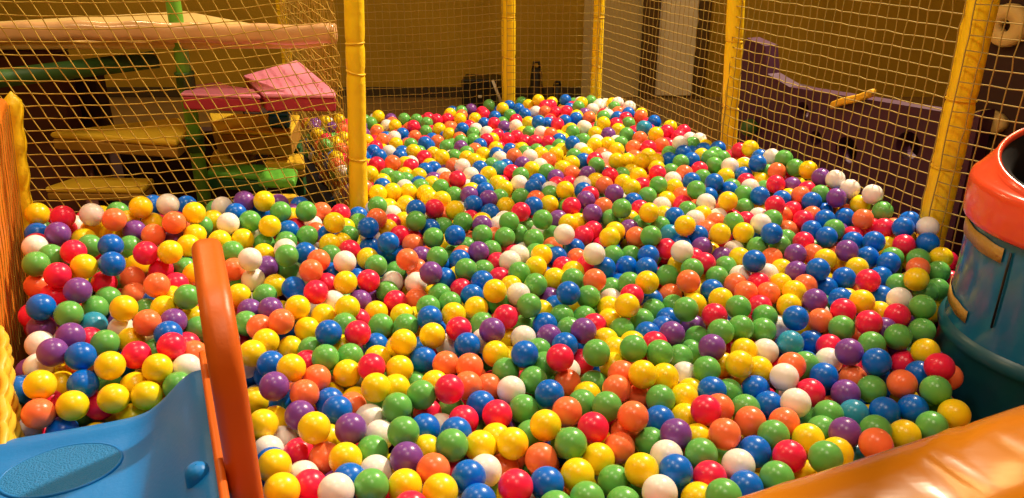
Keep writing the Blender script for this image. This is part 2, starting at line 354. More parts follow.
REST_DATA = """
-1099,1603,470r -1103,1672,478y -1008,1702,459g -997,1634,445r -920,1666,479y -863,1698,454y -805,1646,492g -922,1735,460y -1042,1542,436b -641,1689,422y -566,1598,427y -535,1538,412w
-458,1723,413y -446,1656,441b -393,1698,417y -336,1661,433g -252,1768,417g -282,1657,479y -59,1703,452o -204,1624,429r -151,1666,410g -166,1565,429w -188,1445,456y -542,1462,441w
-515,1399,457b -441,1365,448w -328,1304,489b -193,1209,498r -36,1481,461y -19,1428,419o -564,1668,430b -383,1615,455o -416,1495,449y -192,1701,463y 208,1739,439g 446,1698,442y
536,1685,448g 406,1571,453y 485,1579,474o 555,1604,456g 43,1507,451g 466,1490,411g 221,1262,465g 85,1229,482g 415,1483,458y 262,1533,442o 315,1672,444o 185,1673,448y
872,1753,445o 938,1774,446b 708,1626,407g 768,1469,418t 1037,1645,442g 712,1528,448g -1315,2093,639g -1127,2194,564y -1326,2018,582o -1264,1980,569r -1235,2045,588y -1164,2065,568r
-1219,2107,556g -1131,2008,546g -1086,2066,531o -1040,2159,567r -988,2203,551g -939,2151,555y -959,2021,542y -971,2089,552r -1237,1854,537p -1043,1883,517w -850,1915,502g -887,1974,504y
-885,1810,543b -996,1831,512y -973,1889,479w -860,1847,490r -820,1790,497o -1166,1701,512w -1020,2047,519b -1010,1968,529g -1089,1808,526r -930,1813,489g -912,2038,493r -841,2201,549o
-794,2087,517y -750,2038,493p -740,1968,490g -667,1787,500y -860,2261,580g -780,2306,553y -640,2272,571b -572,2316,544g -588,2225,567o -675,2339,512w -697,2272,509g -753,2243,538p
-711,2169,510y -722,2099,511g -557,2177,510r -563,2256,510b -460,2336,526y -374,2344,475g -376,2274,472w -382,2205,471g -409,2412,515b -296,2386,509p -301,2312,498o -298,2243,483w
-208,2233,503b -199,2479,477g -164,2422,498o -91,2314,493g -171,2289,483y -168,2353,512b -48,2373,494r -39,2266,489r -7,2319,523w -90,2189,513b -154,2192,485r -118,2126,497b
-3,2183,499y -217,2160,484g -290,2178,458o -349,2143,469r -182,2099,486g -34,2131,464g -242,2063,492g -315,2042,475y -400,2096,457y -454,2137,474p -522,2091,494w -682,2012,511p
-460,1942,498g -443,2041,460r -84,1984,478g -371,1905,455b -306,1880,462y -174,1915,449w -538,1866,465g -458,1881,463y -353,1819,466y -10,1960,443y -532,1797,465r -78,1916,464w
75,2291,516y 146,2407,501b 164,2340,493r 214,2418,489o 241,2353,492r 191,2276,506y 132,2238,500y 184,2194,518g 294,2309,505b 368,2342,495b 341,2291,456b 330,2400,507g
393,2428,495g 440,2367,522b 424,2300,508b 530,2324,507y 586,2365,513r 606,2299,525r 553,2237,532g 690,2408,498p 677,2312,507g 731,2355,519y 355,2185,510g 307,2231,470g
488,2210,459o 349,2091,514r 632,2237,506g 597,2150,502b 708,2250,503w 676,2183,507o 748,2192,505r 795,2264,503w 687,2113,514o 598,2051,522y 711,2049,499r 22,2245,517g
114,2186,458p 130,2118,465b 187,2151,443y 142,2024,482g 209,2041,469g 285,2094,474y 278,2024,469y 298,2162,466w 425,2181,454b 419,2111,456g 483,2140,456g 535,2095,484y
451,2049,459b 373,2033,464g 521,2029,445p 426,1984,466b 305,1960,473g 230,1975,479r 92,1974,482b 101,1905,482p 158,1946,483g 39,2016,456g 85,2065,476y 373,1939,472b
325,1888,471y 255,1911,468y 517,1959,448g 376,1844,494r 487,1896,440g 445,1842,456g 187,1852,436r 70,1842,475g 83,1774,473g 144,1797,441w 445,1773,444w 609,1827,483y
548,1807,454y 272,1844,478y 259,1775,471y 273,1709,486o 593,1901,449r 842,2375,509o 878,2244,520p 977,2383,519o 991,2315,531y 854,2306,500y 817,2198,500y 828,2112,516y
878,2161,513o 796,2052,502y 957,2197,487b 1072,2265,523y 1069,2361,498y 1136,2343,527b 1216,2344,524g 1137,2237,505b 1096,2128,492b 962,2098,499b 1248,2240,534o 1278,2303,537g
1301,2419,488y 1349,2305,541y 1316,2246,519g 1285,2179,492g 1229,2138,503g 1049,2032,488y 893,2075,461w 832,1945,442b 856,1883,464r 831,1818,459w 763,1800,459g 1147,2021,474p
1016,1924,493p 978,1963,449o 1161,2171,511g 1032,1742,465b -1263,2404,656g -1174,2467,658b -1078,2495,645b -1211,2359,644y -1142,2372,631y -1473,2322,628g -1438,2248,644b -1380,2350,631w
-1305,2314,631y -1371,2282,646r -1238,2295,624y -1290,2231,634y -1169,2302,633p -1246,2177,635g -1160,2238,607g -1057,2319,595p -1408,2186,636r -975,2534,628w -987,2469,605y -897,2530,650p
-825,2664,592p -938,2582,592g -906,2462,631b -855,2555,596b -764,2481,630g -759,2697,572b -675,2662,563o -603,2639,565r -1000,2401,611g -769,2628,569p -749,2561,579y -726,2497,566r
-696,2601,536w -670,2536,536o -989,2315,614y -911,2306,598y -852,2343,588y -731,2429,583b -721,2361,572g -579,2581,534y -555,2515,532g -588,2383,555y -797,2374,558g -834,2439,563w
-706,2292,575w -522,2365,541r -619,2489,544b -556,2709,529b -543,2641,529g -475,2661,585g -457,2528,589o -481,2519,523w -504,2844,568y -457,2895,558y -513,3017,557y -502,2948,560b
-425,3012,534w -401,2934,543y -435,3126,528g -464,3067,552g -509,3129,545g -388,3178,530y -449,3212,523y -377,3087,524b -359,2990,543g -320,3048,537y -322,3131,527p -278,2975,547g
-286,3191,526w -215,3007,571r -171,3176,534w -133,3022,552b -98,3182,536y -58,3052,539y -182,3060,519w -158,2958,539y -163,2879,550p -223,2918,536g -104,2916,554b -88,2821,554p
-31,2988,540y -48,2876,540g -23,2800,534y -333,2914,544y -309,2848,547y -260,2799,558y -143,2778,549b -80,2740,530b -393,2794,543y -337,2637,581b -276,2670,572r -203,2676,564y
-248,2734,520o -460,2810,525y -438,2744,522w -391,2693,515y -426,2634,530r -429,2564,536y -295,2684,506g -283,2573,534b -242,2628,519g -171,2610,544g -107,2664,524y -150,2719,513r
-104,2590,540p -47,2628,524w -28,2695,518w -10,2552,567g -335,2611,497b -377,2494,541r -339,2541,506r -329,2444,529o -472,2450,516b -100,2493,543g -153,2609,476o -59,2543,515o
-69,2442,508g -155,2534,482g -565,2446,533y 29,3043,542w 102,3053,545b 82,2932,562b 178,3109,545p 34,2886,540g 32,2686,554r 78,2756,551b 138,2792,544y 90,2843,546o
145,2886,551g 148,2955,544w 199,2850,580y 230,3063,532r 177,3019,543r 276,2986,557w 274,2916,554b 216,2735,556r 271,2777,566p 293,2849,560r 307,3109,559p 333,3028,557y
359,2963,562o 392,3063,567r 377,2797,585p 330,2720,560o 285,2657,558p 352,2658,538g 451,2805,549b 438,2998,560y 459,2918,566y 504,3054,570y 506,2969,556r 585,3080,572r
555,2887,587g 509,2843,559g 580,2838,544y 548,2760,549w 466,2737,545r 423,2685,525y 546,2690,539y 165,2669,531p 56,2717,484g 22,2581,512g 73,2493,528g 100,2663,483w
197,2605,540y 238,2684,514y 143,2609,495g 245,2543,520r 283,2602,515r 349,2521,543y 404,2564,535p 417,2493,536o 452,2621,531g 515,2590,537g 140,2541,479o 211,2488,495b
78,2423,505g 121,2473,481g 336,2479,484b 6,2445,490r 22,2382,517w 42,2517,470w 95,2357,528y 633,3008,567w 626,2935,561y 643,2868,550o 631,2790,545r 704,2991,569b
677,2792,601g 761,2870,603b 848,3035,573y 757,3037,568g 731,2818,566b 703,2735,570w 636,2721,546g 777,2718,584y 822,2878,569b 850,2941,560g 920,3041,577b 912,2972,572r
862,2821,572g 851,2757,544g 907,2896,574w 906,2768,586b 982,3012,562y 978,2943,553g 1037,3003,605o 1045,2961,549g 1000,2888,591r 994,2786,565b 1070,2903,578p 1040,2845,553y
1114,2972,557y 1142,2909,566y 1171,2845,558r 1105,2842,582r 1062,2785,581o 1079,2717,582b 1131,2777,589g 921,2640,595r 1014,2715,548r 962,2668,546o 1064,2657,550o 1015,2607,553r
1131,2730,537b 1084,2591,561b 898,2581,565g 878,2670,540w 840,2520,573w 802,2718,514r 740,2690,531w 677,2664,549y 637,2607,554w 570,2627,557b 537,2524,532t 624,2491,542b
667,2545,540o 709,2602,546o 758,2555,564g 819,2619,544r 955,2582,525o 928,2507,521g 887,2441,527g 1023,2539,541b 966,2450,535r 812,2436,522g 740,2456,501w 624,2422,527p
566,2462,515b 508,2421,523r 1159,2703,601p 1199,2783,572b 1160,2869,624p 1188,2806,637w 1218,2739,623w 1241,2688,581y 1221,2732,530o 1263,2639,536g 1281,2597,589g 1179,2651,545b
1086,2509,557g 1237,2563,542r 1248,2497,565r 1355,2429,596w 1305,2545,548o 1327,2494,591b 1360,2420,526p 1328,2482,518y 1266,2384,552r 1151,2509,531r 1127,2443,538b 1172,2394,559b
1244,2444,520y -1053,4155,486p -997,4003,490y -889,3707,511g -957,4178,476p -956,4354,477y -897,4143,480o -1023,4301,481y -780,3418,535y -763,3352,521o -708,3207,533w -860,3798,498y
-853,3941,485y -796,3622,515o -730,3910,480y -773,4302,472g -739,4357,497y -686,4297,459w -634,4252,470y -716,4137,468o -656,3945,475o -606,4012,470w -575,3849,480y -657,3746,492r
-650,3631,504b -603,3507,517b -576,3627,502w -606,4420,466g -534,4404,465g -472,4441,465r -420,4381,471r -362,4422,465r -290,4396,472y -470,4330,465g -521,4143,494r -574,4092,466b
-502,4034,468o -457,4147,466g -389,4187,469y -327,4071,472y -335,4231,467o -258,4076,497b -499,3831,481g -421,3762,508b -374,3904,478o -454,3564,524y -400,3518,509r -511,3525,511b
-366,3599,502y -311,3417,540y -318,3773,489g -246,3737,495p -254,3868,488g -210,3593,508g -205,3484,516y -507,3266,559o -468,3367,524y -435,3306,532r -564,3207,569r -579,3122,556y
-368,3245,532b -338,3307,520b -256,3359,519o -213,3305,532w -264,3530,510g -263,3088,543o -360,3373,514y -239,4597,479p -134,4651,492g -17,4616,495b -53,4445,520y 95,4599,504y
152,4574,538y 224,4571,510r 188,4511,519r 312,4644,523b 398,4532,533y 454,4574,533g 372,4439,531g 442,4340,539w 481,4414,541w 242,4355,517r 299,4317,531r -158,4468,481r
-206,4388,476y -95,4392,485b -11,4396,494g 21,4270,496r 72,4385,501b 134,4442,501w 184,4394,513o 87,4179,505y 136,4052,541b 186,4109,518b 235,4059,526r 277,4115,530b
337,4152,534b 346,4221,531y 406,4140,542o -96,4230,488r -41,4141,492p 20,4044,521w -151,4271,477b -191,4141,479w -130,4034,489w -200,4038,483g -74,3964,494r -22,3832,508r
23,3885,507r 54,3986,501y 86,3926,517g 143,3887,527w 191,3836,533o 226,3730,532b 294,3918,536y 298,3849,542g 365,3917,545w 335,3659,551g 401,3772,554y 275,3534,571b
221,3635,530g 172,3685,532r 110,3716,528r 63,3766,514r -194,3903,485g -155,3760,499b -125,3835,503r -98,3898,490y -174,3653,505o -76,3656,512y -132,3555,513y -70,3523,522b
-54,3443,526w -9,3616,515b 45,3574,531y 9,3370,559o 79,3398,547w 113,3552,530g 59,3506,535g 129,3450,544y 168,3507,535g 194,3426,550y 228,3565,529y 158,3353,546o
119,3278,542w 270,3364,561g 372,3518,567y 326,3406,556y 306,3304,557b 253,3259,559y 350,3183,575g 211,3203,555y 144,3178,548g 82,3219,546y 45,3314,539p 36,3137,546g
-1,3196,539r -51,3245,541t -88,3343,526g -137,3279,531b -27,3310,529b -168,3421,522y 309,3474,556w 245,3141,552o 578,4338,574w 624,4213,581w 552,4274,564g 564,4187,557o
503,4153,552w 609,4134,565b 548,4093,553b 474,4089,558g 583,4033,563r 518,3917,562r 667,4083,564o 711,3933,571b 621,3703,600t 584,3941,560g 448,3852,583y 516,3801,563y
460,3732,560p 544,3706,567g 735,3719,576r 769,3815,575y 656,3564,605y 593,3614,572o 543,3474,568o 605,3441,577r 671,3484,576o 782,3668,565r 737,3411,604w 826,3613,568w
853,3551,581w 803,3459,587g 866,3483,569y 840,3401,577b 734,3315,590b 781,3363,573b 683,3360,573g 668,3280,568b 757,3250,576b 703,3207,579g 810,3300,580y 877,3341,575g
893,3273,577g 829,3234,592g 832,3165,581g 689,3064,577o 646,3118,567g 592,3358,563y 542,3222,581y 606,3248,573y 597,3168,565y 490,3269,567y 464,3437,567y 436,3546,563y
500,3573,559g 393,3610,557w 409,3334,555w 438,3224,581y 350,3253,576r 445,3107,556g 493,3158,554y 530,3326,565o 969,3299,604r 990,3251,556o 995,3240,631y 1046,3125,550y
1049,3119,629w 1022,3180,609b 972,3048,624b 963,3189,573w 939,3125,589y 877,3094,598w 1085,3037,563r 1077,3056,641g 1104,2994,623g 1132,2932,634y 1022,3066,580g
"""
FILL_DATA = """
83,1092,488r 802,1360,457b 19,1031,494g 483,1184,465p -643,3255,557r -809,1965,528r 216,1094,481b 36,1160,486p 285,1111,477g -684,3332,551r -250,1103,496w -189,938,506r
-120,1159,490w -736,3700,507y -29,969,499r 719,1327,457y -42,1106,491o 618,1235,459y -340,1110,495o -886,4218,482r -175,1096,494y 558,4418,554y -771,1850,505y 158,1038,484r
-747,1777,494w 905,1428,456b -845,4360,479y 545,1265,459g -917,3849,501r -217,1016,498r -773,4060,478p -88,1052,493y 645,3790,577b 38,4499,504b -549,4202,470o 278,1186,470r
-222,876,506b -353,4499,477y -813,4221,475p 348,1172,466g 668,3637,579b -690,3429,533r -291,4540,481g -564,2900,569o -270,1169,485b -726,3604,512r -1060,4225,488p -722,1702,481b
-773,3977,478p -315,979,497p 762,3121,575r -120,954,494g -285,4469,475o -71,4509,489b -678,3497,519b -880,4293,473y -648,3164,557g 188,1183,468r 910,3428,577b 58,4686,501g
-269,4146,470b -789,3867,482r 159,4653,508o -267,3973,475o -440,3668,489g -230,4240,471r -415,3842,475b -399,1200,476r -755,4429,467r -304,1048,487g -822,4136,468w 779,2936,563g
819,3737,573r 680,4154,557y 201,4196,511r -604,3019,559g -918,3917,482g -783,3779,485y 392,4278,528p -343,2742,533w -524,3693,482b 1104,1738,461o 82,999,475b 102,1156,465y
-444,3953,463r -570,3286,528r 234,4654,508y 497,4497,531w -347,4593,467b 628,4289,546r 396,3403,553o 446,1242,447p -452,3443,505w 491,4233,537r -842,4053,466r -412,4016,459b
-522,3903,463o 674,1271,437r -658,4056,456b -283,3593,489w 447,3977,537g 120,1478,450g -174,4571,470r 286,4417,509o -668,4384,453o 378,2849,540g -1081,1737,503o 326,4486,510b
148,4252,495g -288,884,486w 245,3795,520y 207,2801,528g 875,1367,432b 396,4623,514w -529,4265,447r -503,2758,541w 365,4018,524w -910,3993,466g -729,4236,450y -485,3613,480b
179,3958,504y -689,4473,452p -624,3360,515y -483,2248,494b -830,4435,455g -708,3991,454r -65,3762,486r 633,1956,467g 928,2831,542y -533,3413,501o -1099,4278,467y -379,3724,468w
715,2913,545o 945,3350,558r 1105,1824,455p -434,4234,444r 536,4554,520w -299,3914,457g 323,3733,525g -54,4330,467g -332,4307,447o 140,3778,503o 276,4234,502o -8,3687,491o
-121,3103,513g -536,3977,446p 674,3847,548r 232,3890,507y 1407,2366,503r 207,4290,493o 944,2744,532y -692,3819,460o -337,3469,487p -148,1019,466o 491,3668,539w -782,4490,449w
404,3861,525g -624,2062,481w 414,1160,434o -822,3695,479y -215,3128,509y -55,1165,453o -618,4154,439r 284,3994,506y 282,1361,434g -764,3503,498r 2,1315,443y -1028,4380,456w
-33,2040,452r 348,4576,499r -630,2239,504w -902,4420,449g 113,4504,477o 14,3432,502w 607,1319,422r -352,4131,440b -44,3144,509r -361,1250,447r -995,4073,456g -275,1297,444r
539,4357,517w -878,4484,448g 1141,2593,513p 98,4058,479b -1131,4340,459r -331,3543,475g 602,3855,537r 772,3511,549b 142,1103,445o 301,1285,431y -241,4335,444y 313,3565,522w
24,4165,468b 92,3626,497b 693,4015,537r -66,4581,461w -217,4486,448b 370,1792,441o -236,3235,498r -10,1865,438y 707,3775,543g -335,1164,451b 723,3578,546r -35,4039,463b
362,4684,495g -533,3773,451g -252,1918,437b 862,2555,510b 425,4205,509y 297,1605,431p -202,2842,504w -908,4072,447r 1008,2153,471y -125,1380,436r -505,4494,437r 194,1513,430y
1106,2799,524o -221,2015,442b -1096,2435,614r -464,3773,450p -191,3809,458g -532,3188,511y 769,3878,540b -121,1284,440w -10,4534,461r 435,4680,498p 526,3397,537w -649,3545,477b
468,2537,503o 146,4154,478w -132,4183,448y -99,1780,430o -1201,1934,536r -95,4117,452y -231,2546,488y -413,4478,435w -346,1759,428g -988,1771,478b -266,3454,478g -127,2840,501y
760,1397,413y 37,4335,462y 5,1202,439r 299,3196,522g -77,3581,479b 590,3523,537w 1207,2237,477p -136,3486,481y 352,4362,494r 248,4487,482w -139,2014,439b -588,4295,428r
755,2012,454w 82,3848,479o -644,3865,442y -94,2965,502g 210,2880,511y 499,4631,500g 397,3200,527b -951,4249,441y -268,1584,425g 90,1665,427g 411,3677,520r 49,2959,505o
1160,2106,463y 49,2214,457g 780,2784,521o 517,4006,518p 236,2210,463g 6,3515,487y -851,3856,451b 11,4097,460g -237,3020,499r 371,2753,511p -222,3673,460g -230,2400,471b
-596,4482,430y 902,3151,536r -117,1848,427b 976,2275,477y 985,1891,440o -719,4074,430y -580,3722,449y -5,3086,501g -139,3223,492r -302,3666,455o -203,3965,442w -13,4685,458o
-201,1148,443p 430,4043,507r -259,4035,436g -400,2869,508o 313,4068,493b -492,4191,424b 484,3851,518g -411,4320,426p 961,2045,453g -689,3695,455p -779,1914,467w -139,3942,448o
359,2602,499p 727,2550,501r 979,1689,423y -291,3823,443g 1034,3196,533y 130,4340,466b -158,4084,441y -102,3424,482b 1070,2437,489o -424,1570,421b 660,3690,532y 738,3427,537b
216,3290,510o 253,3441,509y -1441,2397,639r 33,2336,463g -143,3339,484p 82,1337,425o -697,3280,508p -1012,4212,440g -1328,2427,635y -453,1296,431o -301,3257,486b 990,1489,411g
582,3787,525b -28,1047,442b 1075,2557,498o -26,3376,487r -14,4455,450b 835,3103,531g -641,1995,457b 1074,2207,467o 1015,2491,492g -602,3420,480r 958,3072,528p 110,1593,420r
-764,4175,425w 397,3472,518p -6,3948,458w -242,923,455w 370,1351,414b 722,3649,533r 1303,2335,479y 924,2142,459g -212,1233,433w 962,1425,406w -702,1822,443w -782,3566,474g
759,1928,438b 604,1472,409g -556,3474,471y -1073,4442,442r 515,1376,409y 1376,2274,474r 643,3405,531r 826,1429,405g 147,1363,420y -371,3792,438y 630,4201,513o 595,2013,446w
107,1267,424r -119,4340,438y 666,2472,490y -34,4211,446o 774,3192,531b 394,3271,519o -1159,2543,622p -411,4083,422r 290,2737,500b 228,1137,424r -286,4200,426r 636,2086,453b
-137,1496,419g -287,2475,474o -1302,1929,535r -288,2099,438y 873,3223,531g 46,2123,441o 703,3149,528p -93,2083,435g -511,3295,486p 18,3794,465o 1298,2593,496b -995,4443,436y
-100,4471,440p -785,4370,424g -309,2787,493p -638,1792,432b 309,1761,423g 86,4124,459b 107,3329,495g 361,1425,411g 1215,2507,489y -603,3936,425b 436,1315,409r -126,3627,461o
566,1215,405r 542,3105,522o 35,1775,419r -477,1964,433y 232,1626,416r 204,4018,474y -1242,2495,627b -783,1713,436g -17,2918,491g -60,2219,444g -262,1680,412g -626,3218,501p
-822,3982,429y -1507,2414,635r 108,4667,457p 648,3216,525b 307,1137,416g -663,4205,416g -272,2898,491b -1019,2587,597g -179,4642,436r 184,2726,490r -296,1221,429o 799,1324,398r
692,1459,402o -494,2387,480b 649,1576,407b 596,2605,496r -543,2327,480w -104,1206,427o 806,2507,488g -545,4560,422g -115,3714,453g 814,2136,453g -1159,1835,494y -27,3876,452o
360,3785,498g -558,2946,513w 297,2812,499o 918,1842,424r 1158,2400,477y -238,2330,453r -707,2446,520r -629,3086,513o 832,2040,442y -635,2706,526g -384,3639,444r 374,1233,408b
1049,1916,431p 686,1344,397b -586,4370,414g 894,2617,495r 34,2827,487p -119,2380,455b 716,1733,415w 1069,1983,437w 566,2222,460y 559,3006,515o -171,2781,483w -399,3430,463r
22,1124,427g -375,1373,417p 503,1637,410y -257,1436,414y 873,2893,513p -469,3497,457g -369,2462,472b 559,2907,511o -486,4379,414b -532,3072,502r 314,3360,505p 641,3947,514o
-24,1581,411p 682,2753,505y 812,3002,518g -502,2882,506w 432,4443,483w 374,3097,509r 415,3925,497g 59,3706,467b -888,3749,450b 1204,2814,503y -99,2496,463o 387,1726,415y
499,1550,405b -571,2391,488o 781,2878,511r -848,4251,419g -976,3961,436o -698,3626,451r 1256,2287,464y 677,2013,437r 655,3568,521o -444,4575,420w 21,1000,432o -398,1825,413w
-835,1637,428y 151,4602,455g -195,1352,416w 168,3607,482y 108,2347,454b 75,2282,447y -537,3849,423y -81,976,437p -553,1742,415o -352,1514,409r 209,1053,419y 425,2889,503g
-331,3970,420g 286,4156,473r -405,1150,429r -117,3033,483b -464,3873,421b -154,4423,427w -137,2153,431y 81,3457,480y -315,4506,419o 697,2850,507o 909,2265,460o 1116,2660,493r
549,3250,517r -895,4343,420w 209,3381,493y 899,1964,430y 185,1228,412g -1215,1738,477p 625,4074,506o 206,2583,476g -829,2009,473r -1154,4401,435y 795,1868,421b 502,1245,398p
138,3392,486y 201,2964,494b 54,4229,444g -464,2307,461p -87,3295,475w 429,3041,507o 189,1933,422b 381,4111,483o -402,3335,468b 450,4265,485g 348,2896,499b 261,3677,486b
-265,1074,432o 468,2467,475g 728,2158,449w 264,1215,408p -318,2953,485p 414,1911,424b 273,3509,493r 311,2551,477r 891,3537,523r -502,1619,407w 987,2849,504r -219,3399,462o
-19,3228,480b -203,3518,454p 109,3011,489g 551,3615,512g -294,1824,408g 756,3324,521y -797,1829,441w -324,1964,416o -93,1099,426g 806,3779,519b -513,4078,408g -515,3556,447y
104,3975,455w 580,1537,398r 360,1515,402g 173,3458,485p -1080,1954,500p 452,3613,505w -186,1752,405r 46,4613,443b 138,3239,489w -691,2056,457b 706,3512,519o -763,3684,443b
71,1457,406o 418,2258,454y 489,3472,510r 756,1545,396y 286,4344,465y 526,4430,485r 60,3165,484y 513,2654,489w 859,2826,503p 1043,2773,498p -237,4410,417g 106,2807,482r
-363,2028,421g 874,1644,400y -590,2142,453w 190,4451,454r -265,995,435y 277,2880,492g 51,1560,404p 1011,1574,398y 117,3103,487g 374,1652,405y 536,1468,395y 338,3903,483y
-12,2754,475p -725,3404,476y 107,1874,413y 1010,2651,489o 716,1842,415r 477,4101,489b 391,3543,500b -173,959,435y 276,3016,495y 424,3742,497p 156,3864,463r 618,1811,413y
743,3961,511g -441,3272,471w -392,3559,442b 937,2436,471w 673,2984,508r -129,904,437g 174,2236,441r 448,3379,506y 552,2405,468w -300,3353,461y 769,2399,468y 1241,2389,466g
-204,2695,471b -238,3314,464b 433,2962,500w -1196,2002,524o -631,3664,436g -72,2795,474r 1031,3022,508r 17,2641,468r -288,4580,417p 300,1838,413o -920,4171,416w -347,4040,410y
901,3023,509g -1088,2562,596o -225,4138,415r -248,2252,435y -271,4268,411g 907,2341,462o -1015,4146,422b 343,4435,466y 701,4089,504b 188,3730,471o -355,1047,430o -602,3153,493r
-320,3739,427w 474,1171,395b -130,3846,432o -53,1281,411y -912,1612,425y 557,1743,406r 67,4429,439w 301,4540,460y 326,4270,467g -385,4383,406y -180,2902,475y 1068,2882,499r
-101,4633,428y 68,3264,479g 614,2534,478y -588,4067,404p -486,3021,490y 179,1445,400w 1077,1702,403o 299,4683,459y -853,1787,436g 115,1964,415p 702,3904,508y 70,3386,474b
-594,4232,401g -98,4275,422o -467,4022,405w -783,4047,410g 619,2324,458y -885,2107,492r 1050,2095,435b -97,1603,399g -1139,1750,463y -429,1214,415r -477,2592,483b 660,2214,447o
-672,3924,412y -773,3900,418o -145,2248,431g -166,2080,416y 712,2091,435r 875,3306,515g -516,2186,445g 877,2486,472r 577,4289,488g 13,1670,400g 881,1551,390y -759,3803,425y
-72,1998,411w 1145,2946,500y -351,3876,414y 461,3251,504r -78,1525,399r 180,3180,486g 559,3918,498o 760,2616,483b -231,3588,440p -643,2403,490w -434,3714,424r 220,4101,457p
872,2201,445r -648,4341,401y 44,4494,434o 234,2283,443r -1132,1546,433w -706,4416,404r -778,4288,404g 489,2800,491b 467,4377,475y -529,4319,400o -201,3741,430g 588,3708,504w
-607,3801,417y -20,3008,475y -719,3536,452p -863,4124,409b -189,4216,412o 500,3731,497w -485,2700,488b -65,3479,456b -379,4222,401p 296,2672,476g 451,1425,390y 942,3228,510g
339,2977,491g 669,2628,482w -194,1864,400g 807,1778,403b -72,4411,421w -241,2790,471y 557,4222,486r 92,4288,437y 1242,2678,482g -710,1902,430b 740,3067,506y -60,2668,462o
-473,3161,475y 797,3708,511b 616,3289,508b 788,3263,510r -49,2425,444r -249,3881,416b -53,1357,402g -288,3147,467y -560,3635,430o 386,4514,463g 327,3629,484g 819,3450,512o
170,3536,472p -423,2962,481r -587,1842,411y 681,1932,415o 112,1527,395b 137,1158,404w 253,3839,467o 240,3220,486r -520,1911,411b 480,3549,497b 16,1370,399w -46,1742,396p
361,3420,491r -529,2456,474o 124,4208,440r 1141,2326,452w -653,4535,403r 117,2902,475r 113,1039,411o 568,4140,487w -345,2843,475b 5,3586,452o 494,2929,493w -538,3358,458b
564,3174,502y 301,3129,489r 1151,2540,469g -168,2972,468r -132,4549,416p 1005,2420,460y 921,3420,510o -114,1944,401b -203,2177,419r -825,3781,425o 894,1409,379o 477,4529,468y
209,4553,444w -188,4290,408g 718,2327,452o -533,4444,397g 119,2051,414r -71,2293,429g 249,4409,449r 10,4389,424b 475,2352,451r 1197,2596,472p 1136,2861,489o -59,2590,453o
-638,3293,472g 452,3165,496g -122,4004,417g -347,3050,470o -384,2570,463b 911,2704,482b 1261,2146,435y -194,1064,417b 180,4676,441y 317,3259,487y -403,1966,405p -692,4264,395o
369,2666,472g -236,1521,392r -459,3375,450r -283,4091,401y -214,4586,410y -560,2042,425y 282,2395,448w 722,1289,376g -626,2304,467o 183,4375,440r -49,1814,394r 1175,2696,477p
366,1984,413y -495,1794,397o 637,1681,391w 970,1631,387b -407,3939,400g 213,4221,445g -3,1502,391o 1280,2519,464o 417,2514,462y -158,3570,437w 563,2779,484y 439,4614,460o
240,3953,456b 243,3605,471p -87,2894,465b -1166,2468,589r -483,1390,395p 322,4618,451g -833,3621,441y -529,2116,429g -857,2598,542g -330,1302,400p 71,3913,438p 624,1267,376y
497,1820,400y 373,4213,462y 199,2002,410w -6,2272,425o 665,3340,503o 780,2235,439y 349,2193,430r 96,4555,430b 938,2967,494w -181,1287,399y 1006,2958,492g -942,2518,552g
649,3095,497w 1094,3081,495y -359,4457,397p 261,1484,387y 39,2405,437y 361,3973,467p -1082,1819,457p 1060,2288,442r 179,2089,414b 412,2826,480o -171,2338,428b -357,3202,458o
803,1701,388o -1075,4308,410r -874,3927,410g 359,2094,420r -655,3990,395y -1399,2457,609r 649,2901,489w -375,1616,386g 304,1909,403r 182,1586,387p 414,1553,384r 32,4022,427o
705,3266,500b 592,2148,428y 569,2705,476r -316,2395,438b 183,2826,468b -301,1369,393b -878,4025,403w 1148,2472,457r -432,2423,450b -668,3760,412b 458,2726,474y -447,2523,461o
-66,1664,386o 1082,1793,396p -707,1978,429g -1005,4338,404y -660,3454,447w 83,3553,453y -485,3939,395g -957,1973,466g 406,4336,459o 964,3299,500y 295,1419,383b 526,2522,461r
1299,2218,436y 921,2791,481r -311,1892,391r -739,4502,395y -451,1493,387g 576,3464,495w 94,1730,388g 1005,1790,393b -434,2234,428p -1029,2522,566w -688,4137,389p 634,2830,483p
814,1514,374g 1151,2166,428o -236,2623,450g -329,2730,461b -313,4393,393b -603,2640,490p -159,3127,457y -708,2700,511y 160,1304,388p 167,4277,433y 1098,1869,401b -1263,2432,593y
902,1711,386b 98,3781,442g -735,1766,406w 620,3027,490r -323,3588,422b 796,2305,441r 187,2375,435p -172,1419,388y 52,2062,404g -402,4145,387g 265,1088,390w -1171,1654,435b
499,4313,465y 924,1493,373g -1098,1891,468o -291,2582,449p -418,3098,463w 566,1646,382o -759,3972,396r -928,3821,418o 830,3642,499b 272,2487,447g 915,2558,462g 178,3064,470b
493,3954,475b -1148,1941,485y -410,2637,462o 652,3770,492o -99,1448,385p -39,2355,425g -1071,4216,405g 1121,1945,406g -373,4575,395r 817,2583,464g -753,2538,509g 81,2599,447y
-55,3637,432p 35,1905,391y 474,1728,387y 1004,3107,491y -611,4427,387r -318,2295,423y 388,3352,482g -60,4524,410y 750,2992,489y -59,4157,409y -264,3070,456g 53,3079,462p
-1274,2034,520y -619,3590,423g -732,1684,397b 545,1299,371g -787,2145,463w 729,3729,494p -553,4129,383y -1223,1828,469g 879,1792,389g 263,2134,414g 581,3353,492o 448,2606,460p
646,3630,492r 655,1509,371g -30,4275,409b -3,2159,406r 641,3487,493b -186,3244,447b -1094,4375,404g 830,3362,496r 572,1382,369g 1014,2577,460y 715,3833,490b -383,1456,382g
